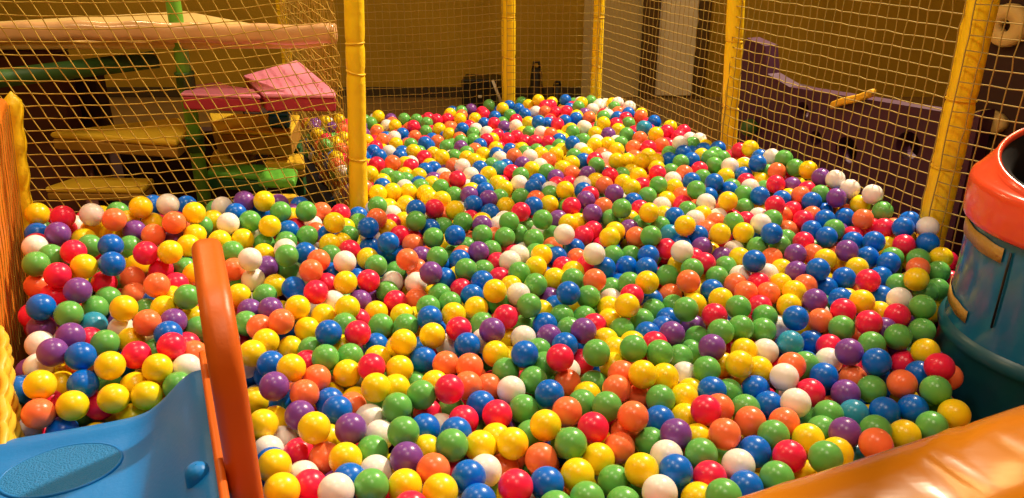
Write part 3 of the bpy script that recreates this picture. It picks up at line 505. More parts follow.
598,2463,451w -63,3950,412y -800,2669,523o -843,1897,430r 199,1686,382y 955,3160,491b -796,4126,388y -93,3777,417r 971,2353,440r -32,3810,421y -287,3524,423y 1062,2701,467g
161,2672,452o 1077,2958,481r -790,4447,388w 247,4291,436b 1004,2214,426p -164,2438,428y 72,1177,390g -163,3428,435y 230,2651,453g -496,3678,407b 1241,2767,469g 453,3802,472y
357,2388,437b -378,2157,408r 275,2004,400g -458,3616,412b -926,1865,434y 439,4149,459p 1380,2385,442y -356,3133,452r -581,3021,477w 922,1906,395p 223,1380,377b -190,1975,387r
1160,2048,410g -306,1627,376p -1261,1904,485y -427,3208,450y 652,1755,382r -353,4298,382g -642,2190,441g 257,1557,376g 4,3291,450y -573,2539,470w 530,2596,457w -309,3413,430g
46,1068,394y 252,1297,376p -377,3482,423r -81,3370,441g 1061,1631,375y 811,1620,371y 856,2755,470r 516,4584,452y 825,3558,492r -667,3368,448g -471,4123,378r 538,2330,434r
903,3101,486y -531,3236,452y -591,1966,403b -479,2053,402o -93,3092,450g 575,4026,472g 642,2404,441b -694,2135,439y -758,2082,441b 156,3926,432p 237,3119,466r 182,1798,382y
-457,4257,376g 770,3132,486y -1110,2502,568o 538,2850,471o -565,2244,434w -957,4112,392b -15,2497,429o 238,2772,456b 100,1810,380g -491,2956,467b -380,1897,382g -933,4439,390g
-26,3707,422y -130,2679,440g 326,3063,469g -809,4205,381r -1039,1760,428b 834,2380,438r -288,1148,394g -620,3508,425p 597,2961,477y 869,2127,412p -208,1693,372g -494,2774,468y
-399,1288,384p -518,1683,376r -1056,1654,413g 244,1871,385b -191,2566,433r -47,1934,381g -835,4501,386w -1010,4262,391o -1320,2490,592g 387,1158,370y -342,2656,446w -468,4519,380r
-493,3793,391b 299,1681,375o 332,3835,453b 585,4410,458y -227,872,411o 436,1988,396g 362,3161,471r 543,1897,389w 264,3738,449w 71,1625,372y 753,2701,462r 975,2741,464p
73,2174,401g 424,1818,382p -481,1560,372y -1003,4022,396b -172,3896,396r 154,4025,425y 823,2679,460y -165,3682,410w -830,2090,451o 817,2925,475y 246,1751,377y -335,2530,435y
613,1955,393w 487,3310,477y -804,3508,436g 323,1316,368o 920,2862,470y 15,1268,379g 404,4677,437g -239,2122,391p -775,1974,422r 300,4008,441y -667,4072,375w -874,3690,415b
1019,3240,482o 529,2083,404y 951,1556,362y 727,2923,473b -364,2231,406g -387,2772,452w 1215,2200,416y 46,3000,449y -26,2860,444b -214,3165,439o 495,4219,453b -10,4589,402g
977,2095,404g -257,2027,382o 15,3405,438w -29,4093,400b -903,1679,398r -129,1739,369r 1104,2413,434r 42,4133,406y -412,3027,451p 681,2530,446r -189,4010,387w 491,2267,420o
247,3330,458r -538,4000,374g -621,2482,465g -98,3185,440b 690,3423,482o -441,2118,399p 53,4675,408b -48,1211,381g -158,1177,385b -1045,2110,489y -1147,2048,492b -444,4451,374w
-177,3312,431b -254,3647,403g -6,3138,445p -251,2947,444b -840,4344,377g -21,2041,384y 194,2463,426w -49,4343,393y -90,1035,392y 278,2206,407g 182,3809,432y 17,1732,369w
1397,2319,426g -544,2607,461y 40,2902,445r 852,1879,381y 169,3336,450p -1007,1846,430p 115,2737,441b -621,4164,368o -607,1643,371g 630,2748,459r 90,4065,411y -251,1314,375o
-295,3003,443g 77,3642,428p -518,1445,369p -65,4683,396g -1069,2030,474g 370,1867,379y 1055,2038,395o -224,1812,366y -328,1780,365g 649,4147,462o 259,4621,420y -221,4503,380r
-353,1230,379o 485,1329,355b 92,2509,423w 356,3702,453y 336,2753,449w -193,3057,438y -313,1451,367p -729,3731,395b 1123,3011,468w 510,3649,467o 36,1982,378y 393,4036,444y
105,1389,366b 643,4260,457g -353,2907,445y 478,3012,465w -487,1859,374g 802,1394,349o 1091,2605,445p -248,1911,369g -242,2852,439b 428,3106,465p -344,3290,426y -350,3683,392g
-674,2252,440w -603,1778,375w -163,4126,381g -558,3896,374g -429,2347,418g -481,3433,416w -649,1865,386r 538,4513,442b 260,2965,452r 743,3610,477o 730,2035,392y 460,3886,454w
-993,1585,390y 588,3847,465p 687,2271,416y 800,2814,460y 501,4025,453b 585,2282,416g -547,3138,449o 18,2576,423b -164,1584,361w 122,1226,369y -679,3196,457p -251,2430,413o
-448,4325,364w -123,4200,382g -743,4345,367p 134,1677,364y 30,3858,408y 164,4119,413w -757,3614,408b 649,1394,349b 873,3476,478g -970,1761,407g -196,4367,376o 825,3071,471w
705,4004,466o 1007,1718,364r 398,1464,356y 711,1576,354r 438,3475,462y -252,3951,377w -69,3540,416b 156,2984,445g 498,3419,467o -954,2100,463p 840,3154,473p -68,3877,395b
1102,2788,454w -272,3205,429p 17,4200,394y 793,2001,387y 731,2805,457g -219,3820,386o -197,2283,395b 438,1621,359b 348,1587,359g 254,4509,415r 733,1385,345g 998,1872,375b
548,1580,355y -883,1964,426g -712,2384,462p -153,2839,433b -733,3458,425y -953,3896,389g 1331,2461,429p 176,3668,430b 405,1348,353g -574,3426,418g 449,1268,352b 104,2113,384r
1055,2502,432y -246,4188,369p 234,3891,427y -692,2502,470w 1240,2468,429b -334,4153,365o 794,2457,430b -1021,4088,381b 277,4205,421r 405,2328,413o -106,1870,363w 509,1981,383w
-106,1382,364w -233,1609,357r 121,2252,396p -579,1564,361y 630,1619,354o -5,3498,421w -42,950,387o 974,1947,380w 456,1888,374r 224,3504,441w 290,3460,448b 124,4399,401r
956,2171,401p -137,3506,410y -474,1311,367r -987,2036,454r 197,2905,442r -634,3848,374w 972,3041,464g 299,2337,409y 757,3530,473g 40,4279,392o -641,2048,401y 1122,2243,407w
564,1828,368o 1257,2577,435b -323,973,390o -112,1271,367g 1207,2102,395r -557,3744,379w 732,1797,364g 529,3787,457r 702,3200,468y -601,3242,438w 334,4377,421p 650,3893,461p
731,1458,343r -72,2159,380y -415,1366,362p -715,3859,374y 186,4500,405y -129,4484,377p -23,1129,372p -867,3858,383y 561,3553,463w -275,4321,364y 128,2417,407r -289,1718,354r
322,1186,355w -325,2068,374o 401,3847,442p -737,4089,362g 713,2427,423g -1049,4429,376w 946,2028,384y 765,3899,465p -440,1615,354y 428,2425,419g 1173,2764,445p 519,2741,445o
1329,2556,431y -37,4465,383y -154,4602,377y 500,3207,460b 167,2316,399o -121,2763,425w -661,1934,386w 945,1819,364y 620,1329,341r 122,3190,437o 652,1866,368b 281,4104,420b
619,3201,464g 737,1700,354w -298,4458,364r -359,1120,376w -416,3840,369g 616,2652,440o 106,3861,408w -5,2702,422r -752,1830,383b 461,2093,387y -1273,1973,477p -306,3787,376o
-1001,4193,372y 299,2082,382g -162,1484,354g -164,1006,382g 590,1449,343w -506,2269,408b 19,1825,358y -744,2639,484b 352,1757,359w 755,1909,370y -261,4022,366b 428,4552,423w
124,3723,416r -533,4230,353r -230,1206,369g 1310,2310,410y -926,3986,374g 180,2535,416y -684,2581,469w 866,2263,405b -139,2020,365p 186,3413,435w -552,4506,359b 770,2116,390g
-510,4575,362g 398,2152,390o -253,2728,424y -500,3087,438r 705,3126,462y 863,1481,340y -1181,1889,447r -993,2603,531b -186,3617,393y -401,1674,351o 398,3603,447r -672,1781,369w
247,1165,355b 517,4151,439o -946,4278,365y -825,1685,374b -585,4310,353p -93,4067,376o -86,3254,420b -13,1614,351p 302,3570,438r -431,2899,438o -1229,2080,493g 176,1105,360g
-822,4012,364b 345,2457,415o -329,1553,350b -417,1787,353g 97,3304,429o -119,2543,407g 477,2180,393g 948,3362,466y -257,3370,407r 1182,2389,413p 267,2601,422g 961,2496,423y
-614,2705,460p -128,4312,369y -804,3703,389r 1027,1530,342g -247,4638,369w -403,1533,350w -110,2083,367p 352,3524,443g -1182,1727,414g 953,2294,404y -446,2825,439w 15,2805,423y
-22,4013,383y 880,2959,454g 173,1511,349g -541,4385,352b 951,2667,436p 180,2614,419w -475,3549,390r 173,2198,384r -258,3722,379w -741,4225,353r -436,2705,434g 55,1494,349g
985,2811,445y 494,1443,340r 1049,3154,458o -1354,2062,501w -600,3323,421y -301,2806,425g 8,4518,381p 774,3209,461y -89,2993,423o 226,4040,409y -513,1984,371p -122,1669,347g
-286,1246,361g 1041,2151,389r 620,3975,449p 457,2873,443r 309,4453,409p 901,1611,342o 1069,2356,408r 69,995,368b -669,3633,386b -369,4089,353r -873,4184,358g -997,1690,387y
-223,3450,399r 771,1323,331y 384,3028,445o 360,2265,395y 1207,2290,402o 469,4471,422o 968,1418,334b -536,2374,418y 524,1512,340y -232,936,381b 662,3703,457w 397,4425,416g
-628,2119,398y -312,2197,377w -30,2930,423o -290,1973,356r 561,1225,335g -331,4226,352o -572,1905,366g 236,2058,372o 871,2057,378r 275,2720,426g -109,959,376y -139,2911,420g
1363,2249,399r 202,3274,433y 502,2425,412w 346,2526,415g 547,3026,450y 430,3693,441g 19,2217,377o 610,2212,393r 747,2530,423y -395,2060,367o 101,4620,387b 399,1687,348y
655,2099,382g 421,4259,421w -712,3278,434o 1290,2383,408y -670,3548,394w -876,1751,379b -565,3545,389y -147,3959,369y 1297,2637,427r 581,3094,452w -70,2240,376b 662,2167,388b
-1109,1698,396o 886,3225,458g 332,2927,437g 852,1350,329r -671,1708,356p -484,3275,414b 520,4381,425r 288,3187,438r 611,2031,373b 401,2953,440p -894,2184,451g 105,1100,357g
-911,4375,357w 122,3480,418r -560,2931,445o 588,3615,452o -621,4500,351o 1116,1718,349p 346,4158,415b 979,2893,444b -474,4059,347b -340,3943,355w 1062,1937,365w 862,1982,368p
566,3297,453w -385,2295,389r -375,2391,398r -192,1112,365y 232,4153,402y -397,2493,409r -639,3698,373w -104,2461,393o -1144,1602,385r -757,2224,431r -264,2364,388g -154,2208,370g
32,2315,383w 307,2837,430r -311,4539,355r 113,1921,354r 176,1184,349r 775,3388,458r -1160,2124,484r -864,1838,386p -409,3581,379g 254,1633,343g -198,2496,396b -214,3547,387p
-381,4508,351b -481,2173,382y 593,4343,429y -618,2390,427r 108,3049,425y -283,2489,399p 383,4608,407g 668,3576,454p -1156,1816,419b -454,1729,343g 316,3925,417y 211,1934,357r
1184,2884,438w 664,2953,445y 173,1875,352y -418,4198,343g -438,3667,370g 683,2693,430r -175,2126,361r 352,1396,336y 799,3804,454w 127,4315,384p 577,1718,343g -401,3771,361r
-2,3047,418w -201,1359,347y -230,4253,352o 459,2783,431b 847,2511,416w -414,1179,358y 865,3601,456y -725,4020,348w -104,2381,383b 172,4578,387y 355,3300,438y 148,3600,411g
-618,3072,439w 424,2669,422y -92,1556,339g -651,4248,341y -729,2037,394b -440,2003,358r -268,2285,376p -535,1753,345y 470,2527,413g -1075,1581,373g 426,3272,441r -487,2457,412g
-945,1629,366r -90,3684,383b -604,3944,348r -570,3823,355b 373,2607,415b -263,1012,368o 337,4552,401y 1111,2083,373r 54,4569,376r 229,1443,337o 81,2685,408g 878,2445,408y
546,4278,424o 286,1823,348g -231,1447,340b 51,1347,342g 278,3662,420y 657,2344,398w -500,2663,428r 458,4084,422g 1198,2520,411g 153,3115,423y 23,3200,414g 212,4436,389r
750,3287,452y 449,3971,425y -506,2886,433b 466,3584,438g -18,1338,343r -330,3351,395g 248,4366,393y 604,2878,436o 785,1755,341g 682,1271,322g 797,1849,349y 325,4309,402o
-890,4078,351o 876,2620,420p 1122,2682,422g -662,4400,340r -49,3428,399b 751,2280,390w -4,1431,339o 358,4085,411g -817,4284,343w 1128,2004,364o 121,3972,387b 439,3391,438y
769,3673,450o -498,2569,420y 215,3181,425p 85,2844,413r 801,2744,429o -1016,1932,416g 239,2830,420w -868,2036,412o 589,1530,328y 52,4438,371y -810,1794,367g 538,2663,421r
321,1475,332r -287,3874,353p -50,2788,407y 473,4667,407y -279,3296,397w -876,3774,371g -205,2797,408b 1051,2870,433g -790,3801,362w -687,3798,357y 279,3396,425b 585,2535,411o
272,3051,427g -155,3792,366p 840,1562,326y 608,3400,446w -982,2163,454g -802,3874,356y 1034,2753,426r -591,1710,341o -312,4614,350o 780,3457,450r -288,1089,358g -566,4061,337r
139,2000,352p 1113,2902,433g 220,1243,336w -305,3101,407g -202,4080,349w -356,4360,339b 562,3939,432b -179,1897,338g 81,3119,415g -170,3369,393w 23,3614,391g 357,2043,360y
-143,1800,334w -151,903,368g -754,4410,340b 238,2263,376r -1120,4306,358b -353,1998,347b -1298,2101,488o -90,4418,356b 1035,3057,439r -143,2628,396g 97,4184,375g 869,3400,449y
445,1168,327p 15,4342,365o 149,1446,333y -801,1881,375r 370,3227,432y 833,3700,448r -405,4014,339w 941,1671,331o 385,1956,353r 633,4069,431g 493,3140,437g -683,3939,343o
-526,3604,368o -741,3546,386r -117,1087,354r 872,3029,439y 298,4672,390w 37,3933,375r -546,1829,343r -690,2318,420w -61,1989,343r -7,4661,366b -434,4593,342b -40,1711,331g
588,4191,423g 122,3398,408g 242,2371,383r 733,2605,414w -392,3238,399r 704,3019,437w -315,3481,377p -191,2996,405y -723,1890,364b -570,3669,361r -14,2106,351g 654,3265,442g
97,2338,374w -58,2647,394g -991,4453,349y 524,3499,436o -815,3584,385o -1155,4424,357g -465,3881,342g 0,1023,352g 540,2954,431p -60,4232,355b 74,1867,337g -684,4535,339p
-31,2438,378o 128,1613,330r -296,2910,407y -373,2602,402w 886,3299,444r 460,1538,324y 521,1667,329y -198,1753,328y -15,3336,399w 1249,2717,416b -444,3156,406r -421,2205,367g
101,2958,410y 820,2187,373y 962,2423,395r 429,3184,431b 870,2346,389g 135,1766,333w 885,2817,426r -80,4602,356b -547,1629,331o -109,3589,377o -724,3381,404b 738,1634,324b
304,1251,327y -1137,1995,439r 577,4108,422b 203,3740,398g -643,3146,424y 595,2796,423y 60,3708,384p 425,2240,375y 373,1235,324r -433,3493,373y -1212,1983,446b -349,1338,335g
1036,2656,412p -547,2080,363r 275,1956,346b -384,1850,332o -722,4157,331g 245,2521,392g 1027,2306,383r -626,2558,430y 495,1216,318r -570,2192,380g -797,3941,343y 20,1673,327g
199,4246,379r 64,3361,400r -519,4315,327g 460,4344,403o 374,3435,423y 381,2831,416y 726,3775,437o -293,2646,395g -684,4316,329y 167,2793,405r 690,1931,346w -419,3426,378p
882,1417,311b 577,2397,390b -485,3008,415o 1201,2659,409b 730,2206,372o 56,2457,378r -858,4437,337o -55,2547,383o -513,4453,330o -293,2135,349y -837,2165,418g 125,4689,370b
691,3355,439p -982,4373,342w -163,3186,395y 349,3114,422b 1266,2225,374b -161,4241,341b -381,4435,331p 771,2382,389g 635,2585,406w 123,1328,328w 1026,1595,320r 891,2198,370b
-556,4171,325b -137,3061,398o 539,1344,313g 656,1469,313y -476,4384,327g 896,2709,414y -393,2961,407o -192,3721,357b -2,3754,371y -234,4422,336r -456,1912,335w 218,3604,401y
1031,2450,392y -1078,2165,461o -282,1858,326y 945,2578,403b 642,3815,430y 456,1780,331g -178,2720,392y -476,1369,329y -359,3174,395y
"""
# ------------------------------------------------------------------ materials
def mat(name, color, rough=.5, spec=.5, bump=0, bscale=40, vary=0, vscale=6, sss=0, coat=0, metal=0, trans=0, stretch=None):
    m = bpy.data.materials.new(name); m.use_nodes = True
    nt = m.node_tree; b = nt.nodes['Principled BSDF']
    b.inputs['Base Color'].default_value = (*color, 1)
    b.inputs['Roughness'].default_value = rough
    b.inputs['Specular IOR Level'].default_value = spec
    b.inputs['Metallic'].default_value = metal
    if coat: b.inputs['Coat Weight'].default_value = coat; b.inputs['Coat Roughness'].default_value = .12
    if sss: b.inputs['Subsurface Weight'].default_value = sss; b.inputs['Subsurface Radius'].default_value = (.02, .012, .008); b.inputs['Subsurface Scale'].default_value = .6
    if trans: b.inputs['Transmission Weight'].default_value = trans
    tc = nt.nodes.new('ShaderNodeTexCoord')
    vec = tc.outputs['Object']
    if stretch:
        mp = nt.nodes.new('ShaderNodeMapping'); mp.inputs['Scale'].default_value = stretch
        nt.links.new(vec, mp.inputs['Vector']); vec = mp.outputs['Vector']
    if vary:
        n = nt.nodes.new('ShaderNodeTexNoise'); n.inputs['Scale'].default_value = vscale; n.inputs['Detail'].default_value = 4
        nt.links.new(vec, n.inputs['Vector'])
        mx = nt.nodes.new('ShaderNodeMix'); mx.data_type = 'RGBA'
        mx.inputs['A'].default_value = (*[c * (1 - vary) for c in color], 1)
        mx.inputs['B'].default_value = (*[min(1, c * (1 + vary)) for c in color], 1)
        nt.links.new(n.outputs['Fac'], mx.inputs['Factor']); nt.links.new(mx.outputs['Result'], b.inputs['Base Color'])
    if bump:
        n2 = nt.nodes.new('ShaderNodeTexNoise'); n2.inputs['Scale'].default_value = bscale; n2.inputs['Detail'].default_value = 3
        nt.links.new(vec, n2.inputs['Vector'])
        bp = nt.nodes.new('ShaderNodeBump'); bp.inputs['Strength'].default_value = bump; bp.inputs['Distance'].default_value = .02
        nt.links.new(n2.outputs['Fac'], bp.inputs['Height']); nt.links.new(bp.outputs['Normal'], b.inputs['Normal'])
    return m

BALLC = {
 'y': (.93, .66, .008), 'r': (.86, .018, .08), 'o': (.95, .19, .065), 'g': (.13, .44, .09),
 'b': (.0, .14, .66), 'w': (.86, .80, .76), 'p': (.20, .06, .33), 't': (.03, .30, .50)}
BN = {'y': 'yellow', 'r': 'red', 'o': 'orange', 'g': 'green', 'b': 'blue', 'w': 'white', 'p': 'purple', 't': 'teal'}
BM = {k: mat('ball_' + BN[k], c, rough=.28, spec=.42, sss=.25) for k, c in BALLC.items()}
M = {
 'wall': mat('mustard_wall', (.42, .27, .03), .9, .1, bump=.15, bscale=60, vary=.25, vscale=3),
 'wall2': mat('beige_wall', (.50, .40, .20), .9, .1, bump=.1, bscale=50, vary=.1),
 'ceil': mat('ceiling_paint', (.50, .44, .32), .95, .1),
 'floor': mat('brown_floor', (.22, .14, .05), .6, .3, vary=.3, vscale=5),
 'base': mat('dark_skirting', (.06, .04, .018), .6, .3),
 'door': mat('pale_door', (.80, .72, .55), .6, .3, vary=.05),
 'dframe': mat('door_frame_brown', (.10, .055, .015), .6, .3),
 'pole': mat('yellow_foam', (.92, .60, .008), .42, .4, bump=.25, bscale=25, vary=.08, vscale=9),
 'band': mat('yellow_tie', (.74, .44, .01), .5, .3),
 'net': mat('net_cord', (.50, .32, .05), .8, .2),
 'netdim': mat('net_cord_dimmed', (.36, .25, .06), .8, .2),  # net cord darkened in colour to stand in for dimmer light
 'vinyl': mat('orange_vinyl', (.45, .145, .005), .20, .30, bump=.05, bscale=4, vary=.06, vscale=4, stretch=(1.2, 4.5, 2)),
 'side': mat('side_pad_vinyl', (.82, .22, .014), .45, .4, bump=.2, bscale=14, vary=.15),
 'slide': mat('slide_blue', (.004, .185, .58), .42, .30, bump=.05, bscale=120, vary=.08, vscale=5),
 'grip': mat('slide_grip', (.015, .21, .55), .55, .3, bump=.5, bscale=260),
 'rail': mat('rail_orange', (.62, .115, .009), .42, .35, bump=.06, bscale=30, vary=.06),
 'drum': mat('drum_blue', (.006, .13, .30), .22, .5, bump=.06, bscale=10, vary=.25, vscale=7, coat=.3),
 'drumlow': mat('drum_base_shaded', (.008, .085, .13), .32, .5, vary=.2),  # shadow on the lower drum put into the colour, a dark teal
 'lid': mat('drum_lid_red', (.80, .07, .025), .25, .5, coat=.35, bump=.04, bscale=14),
 'black': mat('black_inside', (.008, .006, .006), .7, .3),
 'tape': mat('brown_tape', (.42, .25, .05), .35, .5, bump=.3, bscale=50, vary=.2, vscale=25),
 'deckpad': mat('deck_edge_vinyl', (.66, .36, .15), .28, .5, bump=.2, bscale=10, coat=.25, vary=.12, vscale=12),
 'decktop': mat('deck_top', (.66, .46, .16), .5, .4, vary=.1),
 'greenp': mat('green_tube', (.13, .36, .03), .4, .4, vary=.12),
 'greend': mat('dark_green_tube', (.035, .10, .015), .5, .4, vary=.15),
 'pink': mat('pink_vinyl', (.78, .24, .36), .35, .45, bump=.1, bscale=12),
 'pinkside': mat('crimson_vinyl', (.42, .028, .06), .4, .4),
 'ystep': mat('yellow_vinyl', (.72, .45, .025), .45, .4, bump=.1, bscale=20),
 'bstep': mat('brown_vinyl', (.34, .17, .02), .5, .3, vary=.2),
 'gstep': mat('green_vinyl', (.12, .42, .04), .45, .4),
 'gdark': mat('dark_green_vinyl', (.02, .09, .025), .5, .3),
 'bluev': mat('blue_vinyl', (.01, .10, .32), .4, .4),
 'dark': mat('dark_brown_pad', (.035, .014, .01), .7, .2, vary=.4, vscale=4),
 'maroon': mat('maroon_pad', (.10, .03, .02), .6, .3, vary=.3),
 'purple': mat('purple_panel', (.05, .009, .032), .5, .35, vary=.25, vscale=3),
 'ybar': mat('amber_handle', (.80, .42, .02), .4, .4),
 'beige': mat('beige_pad', (.55, .36, .12), .6, .3),
 'pitmat': mat('pit_mat', (.03, .03, .05), .8, .2),
 'blk': mat('black_plastic', (.012, .010, .008), .4, .4),
 'bright': mat('white_glint', (.9, .86, .78), .3, .5),  # highlight on the box, painted as a white surface
}

# ------------------------------------------------------------------ helpers
def link(o, parent=None):
    COL.objects.link(o)
    if parent: o.parent = parent
    return o
def obj(name, bm, m, parent=None, smooth=False, bevel=0, bseg=3):
    me = bpy.data.meshes.new(name)
    bmesh.ops.recalc_face_normals(bm, faces=bm.faces[:])
    bm.to_mesh(me); bm.free()
    for mm in (m if isinstance(m, list) else [m]): me.materials.append(mm)
    if smooth: me.polygons.foreach_set('use_smooth', [True] * len(me.polygons))
    o = link(bpy.data.objects.new(name, me), parent)
    if bevel:
        b = o.modifiers.new('soft_edge', 'BEVEL'); b.width = bevel; b.segments = bseg; b.limit_method = 'ANGLE'
        me.polygons.foreach_set('use_smooth', [True] * len(me.polygons))
        w = o.modifiers.new('wn', 'WEIGHTED_NORMAL')
    return o
def tag(o, label, cat, group=None, kind=None):
    o['label'] = label; o['category'] = cat
    if group: o['group'] = group
    if kind: o['kind'] = kind
    return o
def thing(name, label, cat, loc=(0, 0, 0), group=None):
    o = bpy.data.objects.new(name, None); o.empty_display_size = .1; o.location = loc
    COL.objects.link(o); return tag(o, label, cat, group)
def struct(o): o['kind'] = 'structure'; return o
def prism(pts, z0, z1):
    """closed polygon (x, y) extruded from z0 to z1"""
    bm = bmesh.new()
    lo = [bm.verts.new((p[0], p[1], z0)) for p in pts]; hi = [bm.verts.new((p[0], p[1], z1)) for p in pts]
    n = len(pts); bm.faces.new(lo[::-1]); bm.faces.new(hi)
    for i in range(n): bm.faces.new((lo[i], lo[(i + 1) % n], hi[(i + 1) % n], hi[i]))
    return bm
def box(x0, x1, y0, y1, z0, z1): return prism([(x0, y0), (x1, y0), (x1, y1), (x0, y1)], z0, z1)
def strip(a, b, w, z0, z1):
    """upright slab that runs from a to b in plan, w thick"""
    a = Vector((a[0], a[1])); b = Vector((b[0], b[1])); d = (b - a).normalized(); n = Vector((-d.y, d.x)) * w / 2
    return prism([a - n, b - n, b + n, a + n], z0, z1)
def lathe(bm, prof, seg=48, center=(0, 0, 0), a0=0, a1=2 * math.pi):
    full = abs(a1 - a0 - 2 * math.pi) < 1e-6
    k = seg if full else seg + 1
    rings = []
    for r, z in prof:
        rings.append([bm.verts.new((center[0] + r * math.cos(a0 + (a1 - a0) * i / seg), center[1] + r * math.sin(a0 + (a1 - a0) * i / seg), center[2] + z)) for i in range(k)])
    for A, B in zip(rings[:-1], rings[1:]):
        for i in range(seg):
            j = (i + 1) % k
            bm.faces.new((A[i], A[j], B[j], B[i]))
    return bm
def tube(bm, pts, r, seg=12, cap=True):
    pts = [Vector(p) for p in pts]; rings = []
    rs = r if isinstance(r, (list, tuple)) else [r] * len(pts)
    ref = Vector((.123, .31, .94)).normalized()
    for i, p in enumerate(pts):
        t = (pts[min(i + 1, len(pts) - 1)] - pts[max(i - 1, 0)]).normalized()
        u = t.cross(ref)
        if u.length < .05: u = t.cross(Vector((1, 0, 0)))
        u.normalize(); v = t.cross(u)
        rings.append([bm.verts.new(p + rs[i] * (u * math.cos(2 * math.pi * k / seg) + v * math.sin(2 * math.pi * k / seg))) for k in range(seg)])
    for A, B in zip(rings[:-1], rings[1:]):
        for k in range(seg): bm.faces.new((A[k], A[(k + 1) % seg], B[(k + 1) % seg], B[k]))
    if cap: bm.faces.new(rings[0][::-1]); bm.faces.new(rings[-1])
    return bm
def sweep(bm, pts, ups, shape, cap=True):
    """sweep a closed 2-D shape along pts; shape x runs along ups x tangent, shape y along ups"""
    rings = []
    for i, p in enumerate(pts):
        t = (pts[min(i + 1, len(pts) - 1)] - pts[max(i - 1, 0)]).normalized()
        s = ups[i]; n = t.cross(s).normalized()
        rings.append([bm.verts.new(p + s * a + n * b) for a, b in shape])
    k = len(shape)
    for A, B in zip(rings[:-1], rings[1:]):
        for j in range(k): bm.faces.new((A[j], A[(j + 1) % k], B[(j + 1) % k], B[j]))
    if cap: bm.faces.new(rings[0][::-1]); bm.faces.new(rings[-1])
    return bm
def rrect(w, h, r, n=5):
    out = []
    for cx, cy, a in ((w / 2 - r, h / 2 - r, 0), (-w / 2 + r, h / 2 - r, 90), (-w / 2 + r, -h / 2 + r, 180), (w / 2 - r, -h / 2 + r, 270)):
        for k in range(n + 1):
            t = math.radians(a + 90 * k / n); out.append((cx + r * math.cos(t), cy + r * math.sin(t)))
    return out

# ------------------------------------------------------------------ room
XL, XR, YF, YB, ZC = -4.6, 4.8, -2.2, 7.15, 5.6
struct(obj('floor', box(XL - .1, XR + .1, YF - .1, YB + .1, -.1, 0), M['floor']))
struct(obj('ceiling', box(XL - .1, XR + .1, YF - .1, YB + .1, ZC, ZC + .1), M['ceil']))
struct(obj('wall_back', box(XL - .1, XR + .1, YB, YB + .1, 0, ZC), M['wall']))
struct(obj('wall_left', box(XL - .1, XL, YF, YB, 0, ZC), M['wall']))
struct(obj('wall_right', box(XR, XR + .1, YF, YB, 0, ZC), M['wall']))
struct(obj('wall_front', box(XL - .1, XR + .1, YF - .1, YF, 0, ZC), M['wall']))
struct(obj('baseboard_back', box(XL, .62, YB - .025, YB, 0, .09), M['base'], bevel=.006))
# pale doorway and beige panel on the back wall
struct(obj('trim_1', box(.62, 1.13, YB - .03, YB, 0, 2.3), M['wall2'], bevel=.006))
d = struct(obj('door_1', box(1.27, 1.60, YB - .05, YB - .01, 0.02, 2.1), M['door'], bevel=.008))
for x0, x1 in ((1.13, 1.265), (1.605, 1.70)):
    obj('door_frame', box(x0, x1, YB - .09, YB, 0, 2.2), M['dframe'], d, bevel=.008)
obj('door_frame', box(1.13, 1.70, YB - .09, YB, 2.2, 2.3), M['dframe'], d, bevel=.008)

# ------------------------------------------------------------------ pit bed (hidden under the balls)
POLY = [(-.575, 2.80), (-1.22, 4.45), (-.02, 4.76), (.56, 4.74), (.98, 3.52), (1.45, 2.49), (2.06, 1.72), tuple(fr(1.93, .80))[:2], tuple(fr(-.46, .80))[:2], (-1.60, 2.45)]
struct(obj('floor_pit', prism(POLY, 0, .25), M['pitmat']))

# ------------------------------------------------------------------ poles in yellow foam
def pole(x, y, r, label, h=2.45, bands=(), lean=0):
    t = thing('padded_pole', label, 'pole', (x, y, 0), 'yellow padded poles of the ball pit')
    bm = bmesh.new()
    zs = np.linspace(0, h, 70); bz = sorted(bands)
    prof = []
    for z in zs:
        rr = r * (1 + .02 * math.sin(z * 9 + x * 5))
        for b in bz: rr -= r * .10 * math.exp(-((z - b) / .014) ** 2)
        prof.append((rr, z))
    for b in bz:
        for dz in (-.02, -.01, 0, .01, .02):
            prof.append((r * (1 + .02 * math.sin((b + dz) * 9 + x * 5)) - r * .10 * math.exp(-(dz / .014) ** 2), b + dz))
    prof.sort(key=lambda q: q[1])
    prof = [(.001, 0)] + prof + [(.001, h)]
    lathe(bm, prof, 28)
    obj('foam_sleeve', bm, M['pole'], t, smooth=True)
    for b in bz:
        bm = bmesh.new(); tilt = random.uniform(-.010, .010)
        ring = [Vector(((r * .93) * math.cos(a), (r * .93) * math.sin(a), b + tilt * math.cos(a))) for a in np.linspace(0, 2 * math.pi, 33)]
        tube(bm, ring, .0035, 6, cap=False)
        obj('tie_band', bm, M['band'], t, smooth=True)
    bm = bmesh.new(); lathe(bm, [(.001, h + .03), (r * .7, h + .025), (r * 1.04, h), (r * 1.04, h - .03), (r * .9, h - .03)], 28)
    obj('end_cap', bm, M['band'], t, smooth=True)
    t.rotation_euler.y = lean
    return t
pole(-.597, 2.80, .033, lean=.052, label= 'yellow padded pole with tie creases, standing in the balls at the inner corner', bands=(.72, 1.03, 1.13, 1.62, 2.1))
pole(-1.24, 4.47, .028, 'thin yellow pole seen through the net beside the pink pad', bands=(.8, 1.05, 1.6))
pole(-.02, 4.76, .040, 'yellow padded pole of the back net, left of the two behind the balls', bands=(.75, .98, 1.6))
pole(.50, 4.76, .032, label= 'yellow padded pole in the far corner, the thinner of two behind the balls', bands=(.70, .98, 1.6))
pole(1.012, 3.52, .037, lean=-.055, label= 'yellow padded pole in the middle of the right net', bands=(.74, 1.03, 1.5, 2.0))
